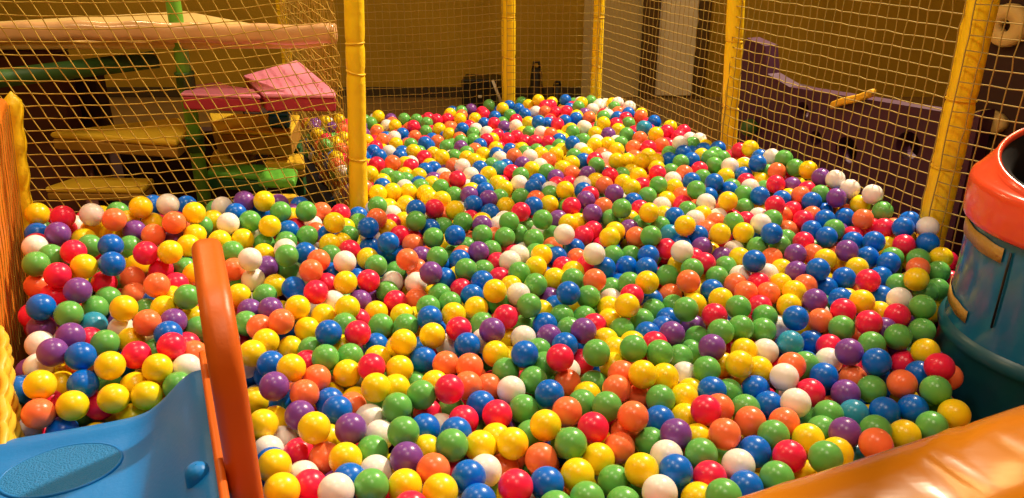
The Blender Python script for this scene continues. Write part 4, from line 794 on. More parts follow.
pole(1.412, 2.50, .046, label= 'thick yellow padded pole at the right net, just behind the drum', bands=(.78, 1.0, 1.35, 1.9))

# ------------------------------------------------------------------ nets
def net(name, label, plan, z0, z1, cw, ch, shear=0., rad=.0017, sag=.0, m='net', jitter=.05, slope=0., bulge=0.):
    pl = [Vector((p[0], p[1], 0)) for p in plan]
    seg = [(pl[i + 1] - pl[i]).length for i in range(len(pl) - 1)]; Lt = sum(seg)
    def at(s):
        s = min(max(s, 0), Lt); k = 0
        while k < len(seg) - 1 and s > seg[k]: s -= seg[k]; k += 1
        d = (pl[k + 1] - pl[k]).normalized()
        return pl[k] + d * s, Vector((-d.y, d.x, 0))
    nh = int((z1 - z0) / ch); extra = int(abs(shear) * (z1 - z0) / cw) + 1
    ns = int(Lt / cw) + extra
    pts = {}
    for i in range(-extra, ns + 1):
        for j in range(nh + 1):
            z = z0 + j * ch + random.uniform(-jitter, jitter) * ch
            s = i * cw - shear * (z - z0) + random.uniform(-jitter, jitter) * cw
            if s < -cw * .4 or s > Lt + cw * .4: continue
            s = min(max(s, 0), Lt)
            p, n = at(s)
            zz = z - sag * math.sin(math.pi * min(max(s / Lt, 0), 1)) + slope * s
            pts[i, j] = p + n * (bulge * math.sin(math.pi * s / Lt) * math.sin(math.pi * (zz - z0) / (z1 - z0)) + random.uniform(-.004, .004)) + Vector((0, 0, zz))
    V, F = [], []
    def cord(a, b):
        t = (b - a); 
        if t.length < 1e-4: return
        t.normalize(); u = t.cross(Vector((.31, .52, .79)))
        if u.length < .05: u = t.cross(Vector((1, 0, 0)))
        u.normalize(); v = t.cross(u); k = len(V)
        for p in (a, b):
            for q in range(4):
                an = q * math.pi / 2
                V.append(p + rad * (u * math.cos(an) + v * math.sin(an)))
        for q in range(4): F.append((k + q, k + (q + 1) % 4, k + 4 + (q + 1) % 4, k + 4 + q))
    for (i, j), p in pts.items():
        if (i + 1, j) in pts: cord(p, pts[i + 1, j])
        if (i, j + 1) in pts: cord(p, pts[i, j + 1])
    me = bpy.data.meshes.new(name); me.from_pydata([tuple(v) for v in V], [], F); me.materials.append(M[m])
    o = link(bpy.data.objects.new(name, me))
    return tag(o, label, 'net', 'safety nets round the ball pit')
net('safety_net', 'slack knotted net across the left front, padded deck edge behind it', [(-.60, 2.83), (-1.61, 2.49)][::-1], .50, 1.75, .043, .040, shear=.40, rad=.0018, sag=.03, slope=.02)
net('safety_net', 'side net running back from the inner corner pole beside the pink pad', [(-.61, 2.85), (-1.24, 4.44)], .42, 2.3, .042, .042, rad=.0017)
net('safety_net', 'back net between the inner corner pole and the first back pole', [(-1.22, 4.44), (-.05, 4.715)], .42, 2.3, .040, .042, m='netdim', rad=.0016, sag=.02)
net('safety_net', 'narrow back net between the two poles behind the balls', [(-.03, 4.71), (.50, 4.705)], .42, 2.3, .040, .042, m='netdim', rad=.0016)
net('safety_net', 'right net beside the pale door, between far corner pole and middle pole', [(.50, 4.695), (.94, 3.50)], .42, 2.3, .040, .042, rad=.0016, m='netdim')
net('safety_net', 'right net in front of the purple panel with holes', [(.94, 3.49), (1.365, 2.475)], .42, 2.3, .040, .042, rad=.0019, m='netdim')
net('safety_net', 'right net behind the blue drum, beyond the thick yellow pole', [(1.37, 2.46), (2.0, 1.70)], .42, 2.3, .046, .046, rad=.0020, m='netdim')

# ------------------------------------------------------------------ left side pad with its net
def spad():
    a = Vector((-1.615, 2.435)); b = Vector((-1.125, 1.40)); d = (b - a).normalized(); n = Vector((d.y, -d.x))    # n points out of the pit
    if n.x > 0: n = -n
    t = thing('side_pad', 'tall orange padded side wall at the far left, net stretched over it', 'pad', (a.x, a.y, 0))
    def W(p): return (p[0] - a.x, p[1] - a.y)
    def leanxy(x, y, z): k = .12 * (z - .5); return Vector((x - n.x * k, y - n.y * k, z))
    bm = prism([W(a), W(b), W(b + n * .09), W(a + n * .09)], .02, 1.02)
    for v in bm.verts: v.co = leanxy(*v.co)
    obj('pad_body', bm, M['side'], t, bevel=.025, bseg=4)
    bm = bmesh.new(); cx, cy = W(a + n * .0)
    pr = [(.001, .02)] + [(.028 + .003 * math.sin(z * 60), z) for z in np.linspace(.03, 1.0, 60)] + [(.001, 1.03)]
    lathe(bm, pr, 20, (cx - .002, cy + .02, 0))
    for v in bm.verts: v.co = leanxy(*v.co)
    obj('corner_roll', bm, M['pole'], t, smooth=True)
    # cover net: wavy cords close to the pit side
    bm = bmesh.new()
    L = (b - a).length
    for k in range(22):
        s0 = .03 + k * (L - .06) / 21; pts = []
        for z in np.linspace(.38, 1.0, 26):
            sw = s0 + .05 * (z - .7) + .006 * math.sin(z * 40 + k * .8)
            p = a + d * min(max(sw, 0), L) - n * .006; x, y = W(p); pts.append(leanxy(x, y, z))
        tube(bm, pts, .0015, 4)
    obj('cover_net', bm, M['net'], t)
spad()
# yellow quilted corner flap low at the left edge
def flap():
    bm = bmesh.new(); nu, nv = 30, 30; vs = {}
    Lq, Rq, Tq = Vector((-1.075, 1.39, .50)), Vector((-1.180, 1.60, .36)), Vector((-1.222, 1.69, .635))
    out = Vector((.9, .43, .1)).normalized()
    for i in range(nu + 1):
        for j in range(nv + 1):
            u = i / nu; v = j / nv; s_ = u * (1 - v)
            q = abs(math.sin(5 * math.pi * (s_ * .6 + v))) * abs(math.sin(6 * math.pi * (s_ - v * .55)))
            p = Lq + (Rq - Lq) * s_ + (Tq - Lq) * v + out * (.013 * math.sqrt(q) + .012 * math.sin(math.pi * u) * (1 - v))
            vs[i, j] = bm.verts.new(p)
    for i in range(nu):
        for j in range(nv): bm.faces.new((vs[i, j], vs[i + 1, j], vs[i + 1, j + 1], vs[i, j + 1]))
    ex = bmesh.ops.extrude_face_region(bm, geom=bm.faces[:])
    for v in [g for g in ex['geom'] if isinstance(g, bmesh.types.BMVert)]: v.co -= out * .02
    bmesh.ops.remove_doubles(bm, verts=bm.verts[:], dist=.0004)
    tag(obj('corner_flap', bm, M['ystep'], smooth=True), 'yellow quilted flap wedged between the orange side pad and blue slide', 'flap')
flap()

# ------------------------------------------------------------------ blue slide end with orange hand arch
def slide():
    t = thing('toddler_slide', 'blue plastic slide end with oval grip and orange hand arch', 'slide', fr(-.2, 1.3))
    O = fr(-.2, 1.3)
    def sm(x): x = min(max(x, 0), 1); return x * x * (3 - 2 * x)
    def zt(x, y):
        z = .50
        w = sm((x + .205) / .175)
        top = .118 * sm((1.775 - y) / .07) * (.80 + .20 * sm((1.62 - y) / .25))
        z += w ** 1.6 * top
        z += .008 * math.exp(-((y - 1.70) / .022) ** 2) * (1 - w)
        z -= .075 * sm((y - 1.715) / .10) ** 1.5
        z -= .012 * (1 - w) * sm((x + .46) / .1) * math.exp(-((y - 1.55) / .12) ** 2) * .5
        return z
    bm = bmesh.new(); nx, ny = 64, 70; top = {}; bot = {}
    xs = np.linspace(-.447, -.006, nx + 1); ys = np.linspace(.87, 1.815, ny + 1)
    for i, x in enumerate(xs):
        for j, y in enumerate(ys):
            wav = .012 * math.sin(x * 9) * sm((y - 1.6) / .2)
            p = fr(x, y + wav, zt(x, y)) - O; top[i, j] = bm.verts.new(p)
            bot[i, j] = bm.verts.new(fr(x, y + wav - (.02 if j == ny else 0), zt(x, y) - .03) - O)
    for i in range(nx):
        for j in range(ny):
            bm.faces.new((top[i, j], top[i + 1, j], top[i + 1, j + 1], top[i, j + 1]))
            bm.faces.new((bot[i, j], bot[i, j + 1], bot[i + 1, j + 1], bot[i + 1, j]))
    for i in range(nx):
        for j in (0, ny): bm.faces.new((top[i, j], top[i + 1, j], bot[i + 1, j], bot[i, j]))
    for j in range(ny):
        for i in (0, nx): bm.faces.new((top[i, j], top[i, j + 1], bot[i, j + 1], bot[i, j]))
    obj('chute', bm, M['slide'], t, smooth=True)
    # body under the deck
    def P(x, y): v = fr(x, y) - O; return (v.x, v.y)
    obj('slide_base', prism([P(-.43, .89), P(-.02, .89), P(-.02, 1.74), P(-.43, 1.74)], .0, .42), M['slide'], t, bevel=.02)
    # oval textured grip with a raised rim
    bm = bmesh.new(); cx, cy, ax, ay = -.312, 1.585, .112, .078
    ctr = bm.verts.new(fr(cx, cy, zt(cx, cy) + .004) - O); ring = []
    for k in range(64):
        a = 2 * math.pi * k / 64; x, y = cx + ax * math.cos(a), cy + ay * math.sin(a)
        ring.append(bm.verts.new(fr(x, y, zt(x, y) + .003) - O))
    for k in range(64): bm.faces.new((ctr, ring[k], ring[(k + 1) % 64]))
    g = obj('oval_grip', bm, M['grip'], t, smooth=True)
    bm = bmesh.new(); pts = []
    for k in range(65):
        a = 2 * math.pi * k / 64; x, y = cx + ax * math.cos(a), cy + ay * math.sin(a); pts.append(fr(x, y, zt(x, y) + .001) - O)
    tube(bm, pts, .0035, 8, cap=False); obj('grip_rim', bm, M['slide'], g, smooth=True)
    # bolt boss at the foot of the wall
    bm = bmesh.new(); q = fr(-.052, 1.30, zt(-.052, 1.30) + .004) - O
    lathe(bm, [(.022, -.04), (.022, .0), (.020, .010), (.012, .017), (.001, .019)], 24, q); obj('bolt_boss', bm, M['slide'], t, smooth=True)
    # the hand arch: an upside-down U of flat orange moulding, standing along the slide wall
    path = []
    y0, y1, zt_, zb = 1.27, 1.66, .933, .18
    rad = .13
    for z in np.linspace(zb, zt_ - rad - .03, 12): path.append((y0 - .02 * (1 - (z - zb) / .6), z))
    for a in np.linspace(180, 90, 10): path.append((y0 + rad + rad * math.cos(math.radians(a)), zt_ - rad - .015 + rad * math.sin(math.radians(a))))
    for a in np.linspace(90, 0, 10): path.append((y1 - rad + rad * math.cos(math.radians(a)), zt_ - rad + rad * math.sin(math.radians(a))))
    for z in np.linspace(zt_ - rad - .03, zb, 12): path.append((y1 + .01 * (1 - (z - zb) / .6), z))
    AD = Vector((-.3827, .9239, 0)); AS = Vector((.9239, .3827, 0))
    pts = [AD * y + Vector((0, 0, z)) - O for y, z in path]
    bm = bmesh.new()
    sh = rrect(.057, .055, .020, 6)
    sh2 = []
    for a, b in sh:
        g_ = .0035 * math.exp(-(a / .004) ** 2) if abs(b) > .02 else 0
        sh2.append((a, b - math.copysign(g_, b)))
    # extra points for the moulding groove along the middle
    def groove(s):
        out = []
        for i, q in enumerate(s):
            out.append(q); r = s[(i + 1) % len(s)]
            if abs(q[1] - r[1]) < 1e-6 and abs(q[0] - r[0]) > .02:
                sg = 1 if q[1] > 0 else -1; dr = 1 if r[0] > q[0] else -1
                for dx, dy in ((-.006, 0), (-.003, -.001), (0, -.003), (.003, -.001), (.006, 0)): out.append((dx * dr, q[1] + sg * dy))
        return out
    sweep(bm, pts, [AS] * len(pts), groove(sh))
    h = obj('hand_arch', bm, M['rail'], t, smooth=True)
    bm = bmesh.new()
    lp = [fr(-.013, y, zt(-.012, min(y, 1.70)) + .004) - O for y in np.linspace(1.74, .9, 30)]
    sweep(bm, lp, [E1] * len(lp), rrect(.016, .05, .007, 4)); obj('wall_rim', bm, M['rail'], t, smooth=True)
slide()

# ------------------------------------------------------------------ orange padded beam along the front
def beam():
    O = fr(.7, .62)
    t = thing('padded_beam', 'long glossy orange vinyl beam closing the front of the ball pit', 'beam', O)
    bm = bmesh.new(); rings = []
    prof = []
    w, zb, zt, r = .33, .0, .772, .13
    prof += [(-w / 2, zb), (-w / 2, zt - r)]
    for a in np.linspace(180, 0, 26): prof.append(((-w / 2 + r if a > 90 else w / 2 - r) + r * math.cos(math.radians(a)), zt - r + r * math.sin(math.radians(a))))
    prof += [(w / 2, zt - r), (w / 2, zb)]
    xs = np.linspace(-.52, 2.05, 180)
    for x in xs:
        ring = []
        for a, z in prof:
            cr = 0
            if z > zt - r - .02:
                for k, (x0, sl, wd, am) in enumerate(CREASES): 
                    q = (x - x0 - sl * a) / wd; cr += am * math.exp(-q * q) * math.exp(-((a - .05) / .14) ** 2)
            ring.append(bm.verts.new(fr(x, .62 + a, z + cr + .006 * math.sin(x * 3.1 + 1)) - O))
        rings.append(ring)
    k = len(prof)
    for A, B in zip(rings[:-1], rings[1:]):
        for j in range(k): bm.faces.new((A[j], A[(j + 1) % k], B[(j + 1) % k], B[j]))
    bm.faces.new(rings[0][::-1]); bm.faces.new(rings[-1])
    obj('vinyl_cover', bm, M['vinyl'], t, smooth=True)
    bm = bmesh.new(); tube(bm, [fr(x, .62 - w / 2 - .003, .52) - O for x in np.linspace(-.5, 2.03, 60)], .005, 8); obj('piping', bm, M['side'], t, smooth=True)
CREASES = [(.86, 2.2, .012, .006), (.93, 2.0, .010, -.005), (1.22, 1.2, .012, .007), (1.27, 1.1, .009, -.005), (1.33, .9, .010, .007), (1.38, .8, .009, -.005), (1.44, .9, .012, .006), (1.05, 2.4, .02, -.004), (.55, 1.8, .02, .003)]
beam()

# ------------------------------------------------------------------ blue drum with red lid
def drum():
    cx, cy = 1.46, 1.842
    k = 1.068
    def S(pr): return [(r * k, max(0, 1.55 - (1.55 - z) * k) if z > .1 else z) for r, z in pr]
    t = thing('ball_drum', 'blue plastic drum with a red cone lid and black mouth, taped side', 'drum', (cx, cy, 0))
    bm = bmesh.new(); lathe(bm, S([(.001, .0), (.285, .0), (.292, .02), (.282, .30), (.280, .558), (.285, .567), (.289, .580), (.286, .592), (.280, .600), (.274, .606)]), 96); obj('drum_base', bm, M['drumlow'], t, smooth=True)
    bm = bmesh.new(); lathe(bm, S([(.276, .605), (.272, .64), (.270, .75), (.272, .86), (.268, .895), (.2, .896)]), 96); obj('drum_body', bm, M['drum'], t, smooth=True)
    bm = bmesh.new()
    lathe(bm, S([(.262, .872), (.280, .868), (.287, .874), (.289, .885), (.290, .955), (.287, .968), (.280, .974), (.248, 1.012), (.246, 1.022), (.240, 1.027), (.233, 1.022), (.232, 1.010), (.25, .97), (.26, .90), (.262, .872)]), 96)
    vd = Vector((.621, .784))
    def cut(bm):
        for v in bm.verts:      # the mouth is cut at a slant, higher at the far side
            if v.co.z > .941: v.co.z += .22 * (v.co.x * vd.x + v.co.y * vd.y) * min(1, (v.co.z - .941) / .03)
    cut(bm)
    l = obj('lid', bm, M['lid'], t, smooth=True)
    bm = bmesh.new(); lathe(bm, S([(.2325, 1.013), (.21, .99), (.20, .95), (.19, .70), (.001, .70)]), 64); cut(bm); obj('mouth', bm, M['black'], l, smooth=True)
    def patch(a0, a1, z0, z1, dz=0, sk=0.):
        bm = bmesh.new(); n = 16; r = .2745 * k; vs = []; z0 = 1.55 - (1.55 - z0) * k; z1 = 1.55 - (1.55 - z1) * k
        for lay in (0, .0016):
            row = []
            for i in range(n + 1):
                a = math.radians(a0 + (a1 - a0) * i / n); zz = sk * i / n
                row.append((bm.verts.new(((r + lay) * math.cos(a), (r + lay) * math.sin(a), z0 + zz + .0015 * math.sin(i * .9))), bm.verts.new(((r + lay) * math.cos(a), (r + lay) * math.sin(a), z1 + zz + .0015 * math.sin(i * 1.1 + 1)))))
            vs.append(row)
        for i in range(n):
            bm.faces.new((vs[1][i][0], vs[1][i + 1][0], vs[1][i + 1][1], vs[1][i][1]))
            for q in (0, 1): bm.faces.new((vs[0][i][q], vs[0][i + 1][q], vs[1][i + 1][q], vs[1][i][q]))
        obj('tape_strip', bm, M['tape'], t, smooth=True)
    bm = bmesh.new(); tube(bm, [(.2765 * k * math.cos(math.radians(200)), .2765 * k * math.sin(math.radians(200)), z) for z in (.60, .70, .80)], .003, 6); obj('film_edge', bm, M['blk'], t, smooth=True)
    TAPES(patch)
def TAPES(patch):
    patch(143, 196, .825, .862, 0, -.012)
    patch(143, 184, .640, .672, 0, -.01)
drum()

# ------------------------------------------------------------------ soft play structure behind the left net
def deck():
    t = thing('play_deck', 'raised play deck with padded beige edge behind the left net', 'deck', (-.68, 3.0, 0))
    O = Vector((-.68, 3.0, 0))
    obj('deck_board', prism([(x + .68, y - 3.0) for x, y in ((-.70, 3.05), (-2.5, 3.0), (-2.35, 3.55), (-1.57, 4.0), (-1.12, 3.55))], 1.07, 1.10), M['decktop'], t, bevel=.012)
    n = 60; pp = [Vector((-.645 - 1.9 * i / n, 3.0 + .02 * math.sin(i * .052), 1.150 - .055 * i / n - .018 * math.cos(i * .09) + .003 * math.sin(i * .9))) - O for i in range(n + 1)]
    bm = bmesh.new(); sweep(bm, pp, [Vector((0, 0, 1))] * (n + 1), rrect(.072, .06, .028, 6)); obj('edge_pad', bm, M['deckpad'], t, smooth=True)
    for x, y in ((-2.4, 3.08), (-2.3, 3.5)):
        bm = bmesh.new(); tube(bm, [(x + .68, y - 3, 0), (x + .68, y - 3, 1.04)], .03, 16); obj('leg', bm, M['greend'], t, smooth=True)
deck()
def gpole():
    t = thing('climbing_pole', 'green upright tube with collars behind the left net', 'pole', (-1.245, 3.06, 0))
    bm = bmesh.new(); tube(bm, [(0, 0, 0), (0, 0, 2.4)], .027, 20); obj('tube', bm, M['greenp'], t, smooth=True)
    for z in (.95, .70, 1.5):
        bm = bmesh.new(); lathe(bm, [(.028, z - .03), (.034, z - .028), (.034, z + .022), (.037, z + .024), (.037, z + .032), (.028, z + .034)], 24); obj('collar', bm, M['greend'], t, smooth=True)
gpole()
bm = bmesh.new(); tube(bm, [(-2.25, 2.62, .965), (-1.9, 2.88, .985), (-1.40, 3.20, 1.005)], .034, 18)
tag(obj('crossbar_tube', bm, M['greend'], smooth=True), 'dark green tube slanting under the padded deck edge', 'tube')

def block(name, label, pts, z0, z1, tm, sm=None, cat='step', lip=.02, group=None):
    """soft block: coloured top pad on a body of another colour"""
    c = sum((Vector(p) for p in pts), Vector((0, 0))) / len(pts)
    t = thing(name, label, cat, (c.x, c.y, 0), group)
    w = [(p[0] - c.x, p[1] - c.y) for p in pts]
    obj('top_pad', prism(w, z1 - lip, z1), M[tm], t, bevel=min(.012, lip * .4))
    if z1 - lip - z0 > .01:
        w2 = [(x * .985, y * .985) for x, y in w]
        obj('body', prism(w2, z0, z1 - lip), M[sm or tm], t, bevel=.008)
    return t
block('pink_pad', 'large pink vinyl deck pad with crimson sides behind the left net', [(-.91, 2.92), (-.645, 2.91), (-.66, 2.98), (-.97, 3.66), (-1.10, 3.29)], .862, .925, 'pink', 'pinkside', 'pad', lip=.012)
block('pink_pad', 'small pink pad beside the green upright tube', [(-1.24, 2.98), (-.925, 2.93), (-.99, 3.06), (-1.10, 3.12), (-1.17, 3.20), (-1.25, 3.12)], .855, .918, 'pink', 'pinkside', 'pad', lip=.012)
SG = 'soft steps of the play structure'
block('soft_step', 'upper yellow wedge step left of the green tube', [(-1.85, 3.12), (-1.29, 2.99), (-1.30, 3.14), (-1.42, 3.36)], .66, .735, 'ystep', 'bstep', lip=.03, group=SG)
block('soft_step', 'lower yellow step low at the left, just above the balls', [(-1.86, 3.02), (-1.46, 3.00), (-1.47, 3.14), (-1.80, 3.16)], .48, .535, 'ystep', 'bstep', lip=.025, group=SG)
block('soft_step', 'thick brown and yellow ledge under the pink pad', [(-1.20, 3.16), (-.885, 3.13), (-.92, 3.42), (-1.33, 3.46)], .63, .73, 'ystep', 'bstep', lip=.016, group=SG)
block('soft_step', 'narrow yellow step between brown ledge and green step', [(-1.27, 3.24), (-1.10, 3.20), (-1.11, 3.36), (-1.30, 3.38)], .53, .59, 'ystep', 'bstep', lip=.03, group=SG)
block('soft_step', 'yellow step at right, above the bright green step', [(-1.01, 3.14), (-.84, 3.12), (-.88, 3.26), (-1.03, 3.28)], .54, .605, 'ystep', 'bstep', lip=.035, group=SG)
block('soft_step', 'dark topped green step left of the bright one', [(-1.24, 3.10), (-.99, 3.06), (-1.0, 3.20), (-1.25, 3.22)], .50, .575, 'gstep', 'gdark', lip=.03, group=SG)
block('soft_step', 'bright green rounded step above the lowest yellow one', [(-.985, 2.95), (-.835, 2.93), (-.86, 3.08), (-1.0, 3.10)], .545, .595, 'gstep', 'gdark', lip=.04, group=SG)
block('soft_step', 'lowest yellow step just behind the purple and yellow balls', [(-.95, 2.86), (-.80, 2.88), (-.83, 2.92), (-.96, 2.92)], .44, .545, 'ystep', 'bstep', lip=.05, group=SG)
block('soft_block', 'small blue block peeping out under the pink pad', [(-.99, 3.19), (-.90, 3.18), (-.92, 3.28), (-1.0, 3.28)], .732, .80, 'bluev', 'bluev', 'block', lip=.02)
block('soft_block', 'dark green block in the gap under the brown ledge', [(-.98, 3.30), (-.90, 3.30), (-.92, 3.42), (-1.02, 3.42)], .40, .62, 'gdark', 'gdark', 'block')
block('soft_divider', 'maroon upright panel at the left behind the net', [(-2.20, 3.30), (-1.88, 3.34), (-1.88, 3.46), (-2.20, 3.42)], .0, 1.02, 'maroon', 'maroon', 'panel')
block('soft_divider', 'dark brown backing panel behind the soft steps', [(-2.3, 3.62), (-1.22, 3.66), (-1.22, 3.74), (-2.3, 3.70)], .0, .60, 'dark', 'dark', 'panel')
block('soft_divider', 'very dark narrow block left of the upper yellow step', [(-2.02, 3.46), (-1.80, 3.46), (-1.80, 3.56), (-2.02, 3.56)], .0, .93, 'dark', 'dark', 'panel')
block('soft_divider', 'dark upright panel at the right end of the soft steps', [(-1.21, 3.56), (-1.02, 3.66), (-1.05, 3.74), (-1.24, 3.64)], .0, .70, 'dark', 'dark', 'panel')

# ------------------------------------------------------------------ things at the back
def crate():
    t = thing('plastic_box', 'dark box with a painted white glint on its edge by the back wall', 'box', (-.22, 6.75, 0))
    obj('box_body', prism([(-.20, -.12), (.10, -.14), (.13, .10), (-.18, .12)], 0, .26), M['blk'], t, bevel=.015)
    bm = bmesh.new(); tube(bm, [(.06, -.16, .26), (.135, -.15, .06)], .012, 8); obj('edge_glint', bm, M['bright'], t, smooth=True)  # glint along the box edge, put in as a white bar
    bm = bmesh.new(); tube(bm, [(-.06, -.145, .12), (-.03, -.145, .12)], .012, 8); obj('side_glint', bm, M['bright'], t, smooth=True)  # small glint on the box front, put in the same way
crate()
def bag(x, y, w, h, label):
    t = thing('dark_bag', label, 'bag', (x, y, 0))
    bm = bmesh.new(); pr = [(.001, 0), (w * .9, .0), (w, .08 * h), (w * .98, .45 * h), (w * .7, .6 * h), (w * .62, .9 * h), (w * .4, h), (.001, h)]
    lathe(bm, pr, 24); obj('bag_body', bm, M['blk'], t, smooth=True)
    bm = bmesh.new(); tube(bm, [(-w * .4, 0, h * .95), (-w * .25, 0, h * 1.12), (w * .25, 0, h * 1.12), (w * .4, 0, h * .95)], .012, 8); obj('handle', bm, M['blk'], t, smooth=True)
bag(.20, 6.6, .075, .36, 'tall black bag standing behind the back net')
bag(.38, 6.7, .065, .20, 'short black bag beside the taller one')

# purple play panel with round holes, beyond the right net
def purple_panel():
    a = Vector((1.14, 4.26)); b = Vector((1.747, 2.943)); d = (b - a).normalized(); n = Vector((-d.y, d.x))
    if n.x < 0: n = -n
    t = thing('play_wall', 'dark purple play panel with round holes beyond the right net', 'panel', (a.x, a.y, 0))
    L = (b - a).length
    prof = [(0, 0), (L, 0), (L, .86), (1.40, .83), (.95, .80), (.46, .765), (.30, .80), (.26, .93), (.12, .95), (.06, .80), (0, .78)]
    holes = [(.86, .555, .062), (1.17, .655, .058), (.565, .672, .042), (.672, .565, .035)]
    bm = bmesh.new()
    outer = [bm.verts.new((p[0], 0, p[1])) for p in prof]
    ed = [bm.edges.new((outer[i], outer[(i + 1) % len(outer)])) for i in range(len(outer))]
    for hx, hz, hr in holes:
        hv = [bm.verts.new((hx + hr * math.cos(k * math.pi / 14), 0, hz + hr * math.sin(k * math.pi / 14))) for k in range(28)]
        ed += [bm.edges.new((hv[i], hv[(i + 1) % 28])) for i in range(28)]
    bmesh.ops.triangle_fill(bm, use_beauty=True, use_dissolve=False, edges=ed)
    # triangle_fill also closes the holes: take those triangles out again
    kill = [f for f in bm.faces if any((f.calc_center_median().x - hx) ** 2 + (f.calc_center_median().z - hz) ** 2 < (hr * .97) ** 2 for hx, hz, hr in holes)]
    bmesh.ops.delete(bm, geom=kill, context='FACES')
    ex = bmesh.ops.extrude_face_region(bm, geom=bm.faces[:])
    for v in [g for g in ex['geom'] if isinstance(g, bmesh.types.BMVert)]: v.co.y += .08
    for v in bm.verts:
        s, dd, z = v.co; p = d * s + n * dd; v.co = (p.x, p.y, z)
    obj('panel_body', bm, M['purple'], t)
    def at(s, z, off): p = d * s + n * off; return Vector((p.x, p.y, z))
    bm = bmesh.new(); sweep(bm, [at(s, z, -.02) for s, z in ((.765, .742), (.82, .77), (.90, .80), (.965, .835))], [Vector((0, 0, 1))] * 4, rrect(.035, .04, .012, 4)); obj('grab_handle', bm, M['ybar'], t, smooth=True)
    bm = bmesh.new(); q = at(.25, .52, -.03); bmesh.ops.create_uvsphere(bm, u_segments=24, v_segments=14, radius=.045)
    bmesh.ops.translate(bm, verts=bm.verts[:], vec=q); obj('green_knob', bm, M['greend'], t, smooth=True)
    # dark inside of the panel
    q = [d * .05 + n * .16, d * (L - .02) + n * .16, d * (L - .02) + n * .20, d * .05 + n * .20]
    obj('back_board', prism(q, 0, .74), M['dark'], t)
purple_panel()
def tall_panel():
    a = Vector((1.60, 3.02)); b = Vector((2.30, 1.65)); d = (b - a).normalized(); n = Vector((-d.y, d.x))
    if n.x < 0: n = -n
    a = a + n * .22; b = b + n * .22
    t = thing('play_wall', 'tall dark panel with beige rounds beyond the drum', 'panel', (a.x, a.y, 0))
    L = (b - a).length
    obj('panel_body', prism([Vector((0, 0)), d * L, d * L + n * .06, n * .06], 0, 1.75), M['dark'], t, bevel=.01)
    def ring(s, z, ro, ri, sx, nm):
        bm = bmesh.new(); k = 40; vs = []
        for y, r in ((-.03, ro * .96), (-.04, ro * .85), (-.04, ri * 1.1), (-.02, ri), (.0, ri), (.0, ro), (-.02, ro)):
            row = []
            for i in range(k):
                an = 2 * math.pi * i / k; p = d * (s + r * sx * math.cos(an)) + n * y
                row.append(bm.verts.new((p.x, p.y, z + r * math.sin(an))))
            vs.append(row)
        for q in range(len(vs)):
            A, B = vs[q], vs[(q + 1) % len(vs)]
            for i in range(k): bm.faces.new((A[i], A[(i + 1) % k], B[(i + 1) % k], B[i]))
        obj(nm, bm, M['beige'], t, smooth=True)
    RINGS(ring)
def RINGS(ring):
    ring(.092, 1.157, .078, .022, 1.0, 'round_pad')
    ring(.105, .80, .045, .004, 1.6, 'oval_pad')
tall_panel()

# ------------------------------------------------------------------ the balls
def ico_mesh(sub):
    bm = bmesh.new(); bmesh.ops.create_icosphere(bm, subdivisions=sub, radius=R)
    v = np.array([q.co[:] for q in bm.verts]); f = np.array([[q.index for q in g.verts] for g in bm.faces]); bm.free(); return v, f
def parse(s):
    out = []
    for tok in s.split():
        c = tok[-1]; x, y, z = tok[:-1].split(','); out.append((int(x) / 1000, int(y) / 1000, int(z) / 1000, c))
    return out
BALL_MESH = {}
for k in BALLC:
    bm = bmesh.new(); bmesh.ops.create_uvsphere(bm, u_segments=40, v_segments=24, radius=R)
    me = bpy.data.meshes.new('pit_ball_' + BN[k]); bm.to_mesh(me); bm.free()
    me.polygons.foreach_set('use_smooth', [True] * len(me.polygons)); me.materials.append(BM[k]); BALL_MESH[k] = me
SINGLE = parse(SINGLE_DATA)
LABELS = LABEL_DATA.strip().split('\n')
protos = {}
for (x, y, z, c), lb in zip(SINGLE, LABELS):
    if c not in protos:
        o = bpy.data.objects.new('plastic_ball', BALL_MESH[c]); protos[c] = o
    else: o = protos[c].copy()
    COL.objects.link(o); o.location = (x, y, z)
    o.rotation_euler = (random.uniform(0, 6), random.uniform(0, 6), 0)
    tag(o, lb, 'ball', 'plastic balls at the front of the pit')
# everything past the 300 largest in view: one mass of balls
REST = parse(REST_DATA); FILL = parse(FILL_DATA)
poly = np.array(POLY)
def inside(P, mar):
    x, y = P[:, 0], P[:, 1]; ins = np.zeros(len(P), bool); dm = np.full(len(P), 9.)
    for a, b in zip(poly, np.roll(poly, -1, 0)):
        cnd = ((a[1] > y) != (b[1] > y)) & (x < (b[0] - a[0]) * (y - a[1]) / (b[1] - a[1] + 1e-12) + a[0]); ins ^= cnd
        ab = b - a; t = np.clip(((P[:, :2] - a) @ ab) / (ab @ ab), 0, 1); dm = np.minimum(dm, np.linalg.norm(P[:, :2] - a - t[:, None] * ab, axis=1))
    return ins & (dm > mar)
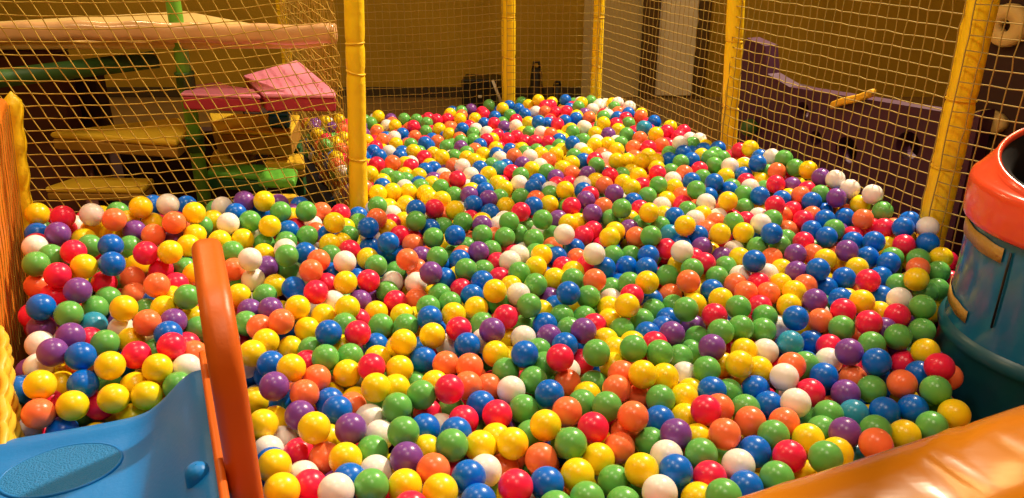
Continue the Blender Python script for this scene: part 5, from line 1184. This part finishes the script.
# lower layers rest on the pit floor in a close packing, up to where the piled balls begin
deep = []
allp = np.array([q[:3] for q in SINGLE + REST + FILL])
cell = {}
for q in allp: cell.setdefault(tuple((q / .08).astype(int)), []).append(q)
D = .0705; lay = 0; z = .25 + R
while z < .56:
    offx = (lay % 2) * D / 2; offy = (lay % 2) * D * .2887
    g = [(-1.7 + offx + (D / 2 if r % 2 else 0) + i * D, .7 + offy + r * D * .866, z) for r in range(68) for i in range(52)]
    P = np.array(g); P = P[inside(P, .045)]
    xp = P[:, :2] @ np.array(E1[:2]); yp = P[:, :2] @ np.array(E2[:2])
    ok = ~((xp < .088) & (yp < 1.84)) & (yp > .885) & (np.linalg.norm(P[:, :2] - np.array([1.46, 1.842]), axis=1) > .353)
    for pxy, rr in (((-.575, 2.80), .07), ((.985, 3.52), .075), ((1.445, 2.50), .083)): ok &= np.linalg.norm(P[:, :2] - np.array(pxy), axis=1) > rr
    for q in P[ok]:
        k = tuple((q / .08).astype(int)); good = True; top = False
        for dx in (-1, 0, 1):
            for dy in (-1, 0, 1):
                for dz in (-1, 0, 1):
                    for o_ in cell.get((k[0] + dx, k[1] + dy, k[2] + dz), ()):
                        if ((o_ - q) ** 2).sum() < .0675 ** 2: good = False
        if good:
            near = allp[np.linalg.norm(allp[:, :2] - q[:2], axis=1) < .11]
            if len(near) and near[:, 2].max() > q[2] + .075: deep.append((*q, 'yrogbwp'[rng.integers(7)]))
    z += D * .8165; lay += 1
print('deep balls', len(deep))
def mass(name, balls, subs):
    cols = list(BALLC); Vs, Fs, Ms = [], [], []; off = 0
    geo = {s: ico_mesh(s) for s in set(subs)}
    for (x, y, z, c), s in zip(balls, subs):
        v, f = geo[s]; Vs.append(v + np.array([x, y, z])); Fs.append(f + off); Ms.append(np.full(len(f), cols.index(c))); off += len(v)
    V = np.concatenate(Vs); F = np.concatenate(Fs); Mi = np.concatenate(Ms).astype(np.int32)
    me = bpy.data.meshes.new(name); me.vertices.add(len(V)); me.vertices.foreach_set('co', V.astype(np.float32).ravel())
    me.loops.add(F.size); me.loops.foreach_set('vertex_index', F.astype(np.int32).ravel())
    me.polygons.add(len(F)); me.polygons.foreach_set('loop_start', (np.arange(len(F)) * 3).astype(np.int32)); me.polygons.foreach_set('loop_total', np.full(len(F), 3, np.int32))
    for c in cols: me.materials.append(BM[c])
    me.polygons.foreach_set('material_index', Mi); me.polygons.foreach_set('use_smooth', np.ones(len(F), bool)); me.update(calc_edges=True); me.validate()
    return link(bpy.data.objects.new(name, me))
o = mass('pit_balls', REST + FILL + deep, [4] * len(REST) + [3] * len(FILL) + [2] * len(deep))
tag(o, 'mass of coloured plastic balls filling the rest of the pit to the far nets', 'balls', None, 'stuff')

# ------------------------------------------------------------------ light: warm ceiling lamps over the pit, dim room with added fills
def lamp(name, loc, power, size, color, target=None, spot=None, blend=.6):
    l = bpy.data.lights.new(name, 'SPOT' if spot else 'POINT'); l.energy = power; l.color = color; l.shadow_soft_size = size
    if spot: l.spot_size = math.radians(spot); l.spot_blend = blend
    o = bpy.data.objects.new(name, l); COL.objects.link(o); o.location = loc
    if target is not None: o.rotation_euler = (Vector(target) - Vector(loc)).to_track_quat('-Z', 'Y').to_euler()
    return o
LIGHTS()
w = bpy.data.worlds.new('World'); S.world = w; w.use_nodes = True
w.node_tree.nodes['Background'].inputs['Color'].default_value = (1, .72, .40, 1); w.node_tree.nodes['Background'].inputs['Strength'].default_value = .02

# ------------------------------------------------------------------ camera
cd = bpy.data.cameras.new('Camera'); cd.sensor_fit = 'HORIZONTAL'; cd.sensor_width = 36; cd.lens = 36 * 800 / 1024; cd.clip_start = .02
co = bpy.data.objects.new('Camera', cd); COL.objects.link(co); co.location = CAM; co.rotation_euler = (math.radians(90 - 23), 0, 0)
S.camera = co
S.view_settings.view_transform = 'Standard'; S.view_settings.look = 'None'; S.view_settings.gamma = 1; S.view_settings.exposure = EXPOSURE
S.view_settings.use_curve_mapping = False
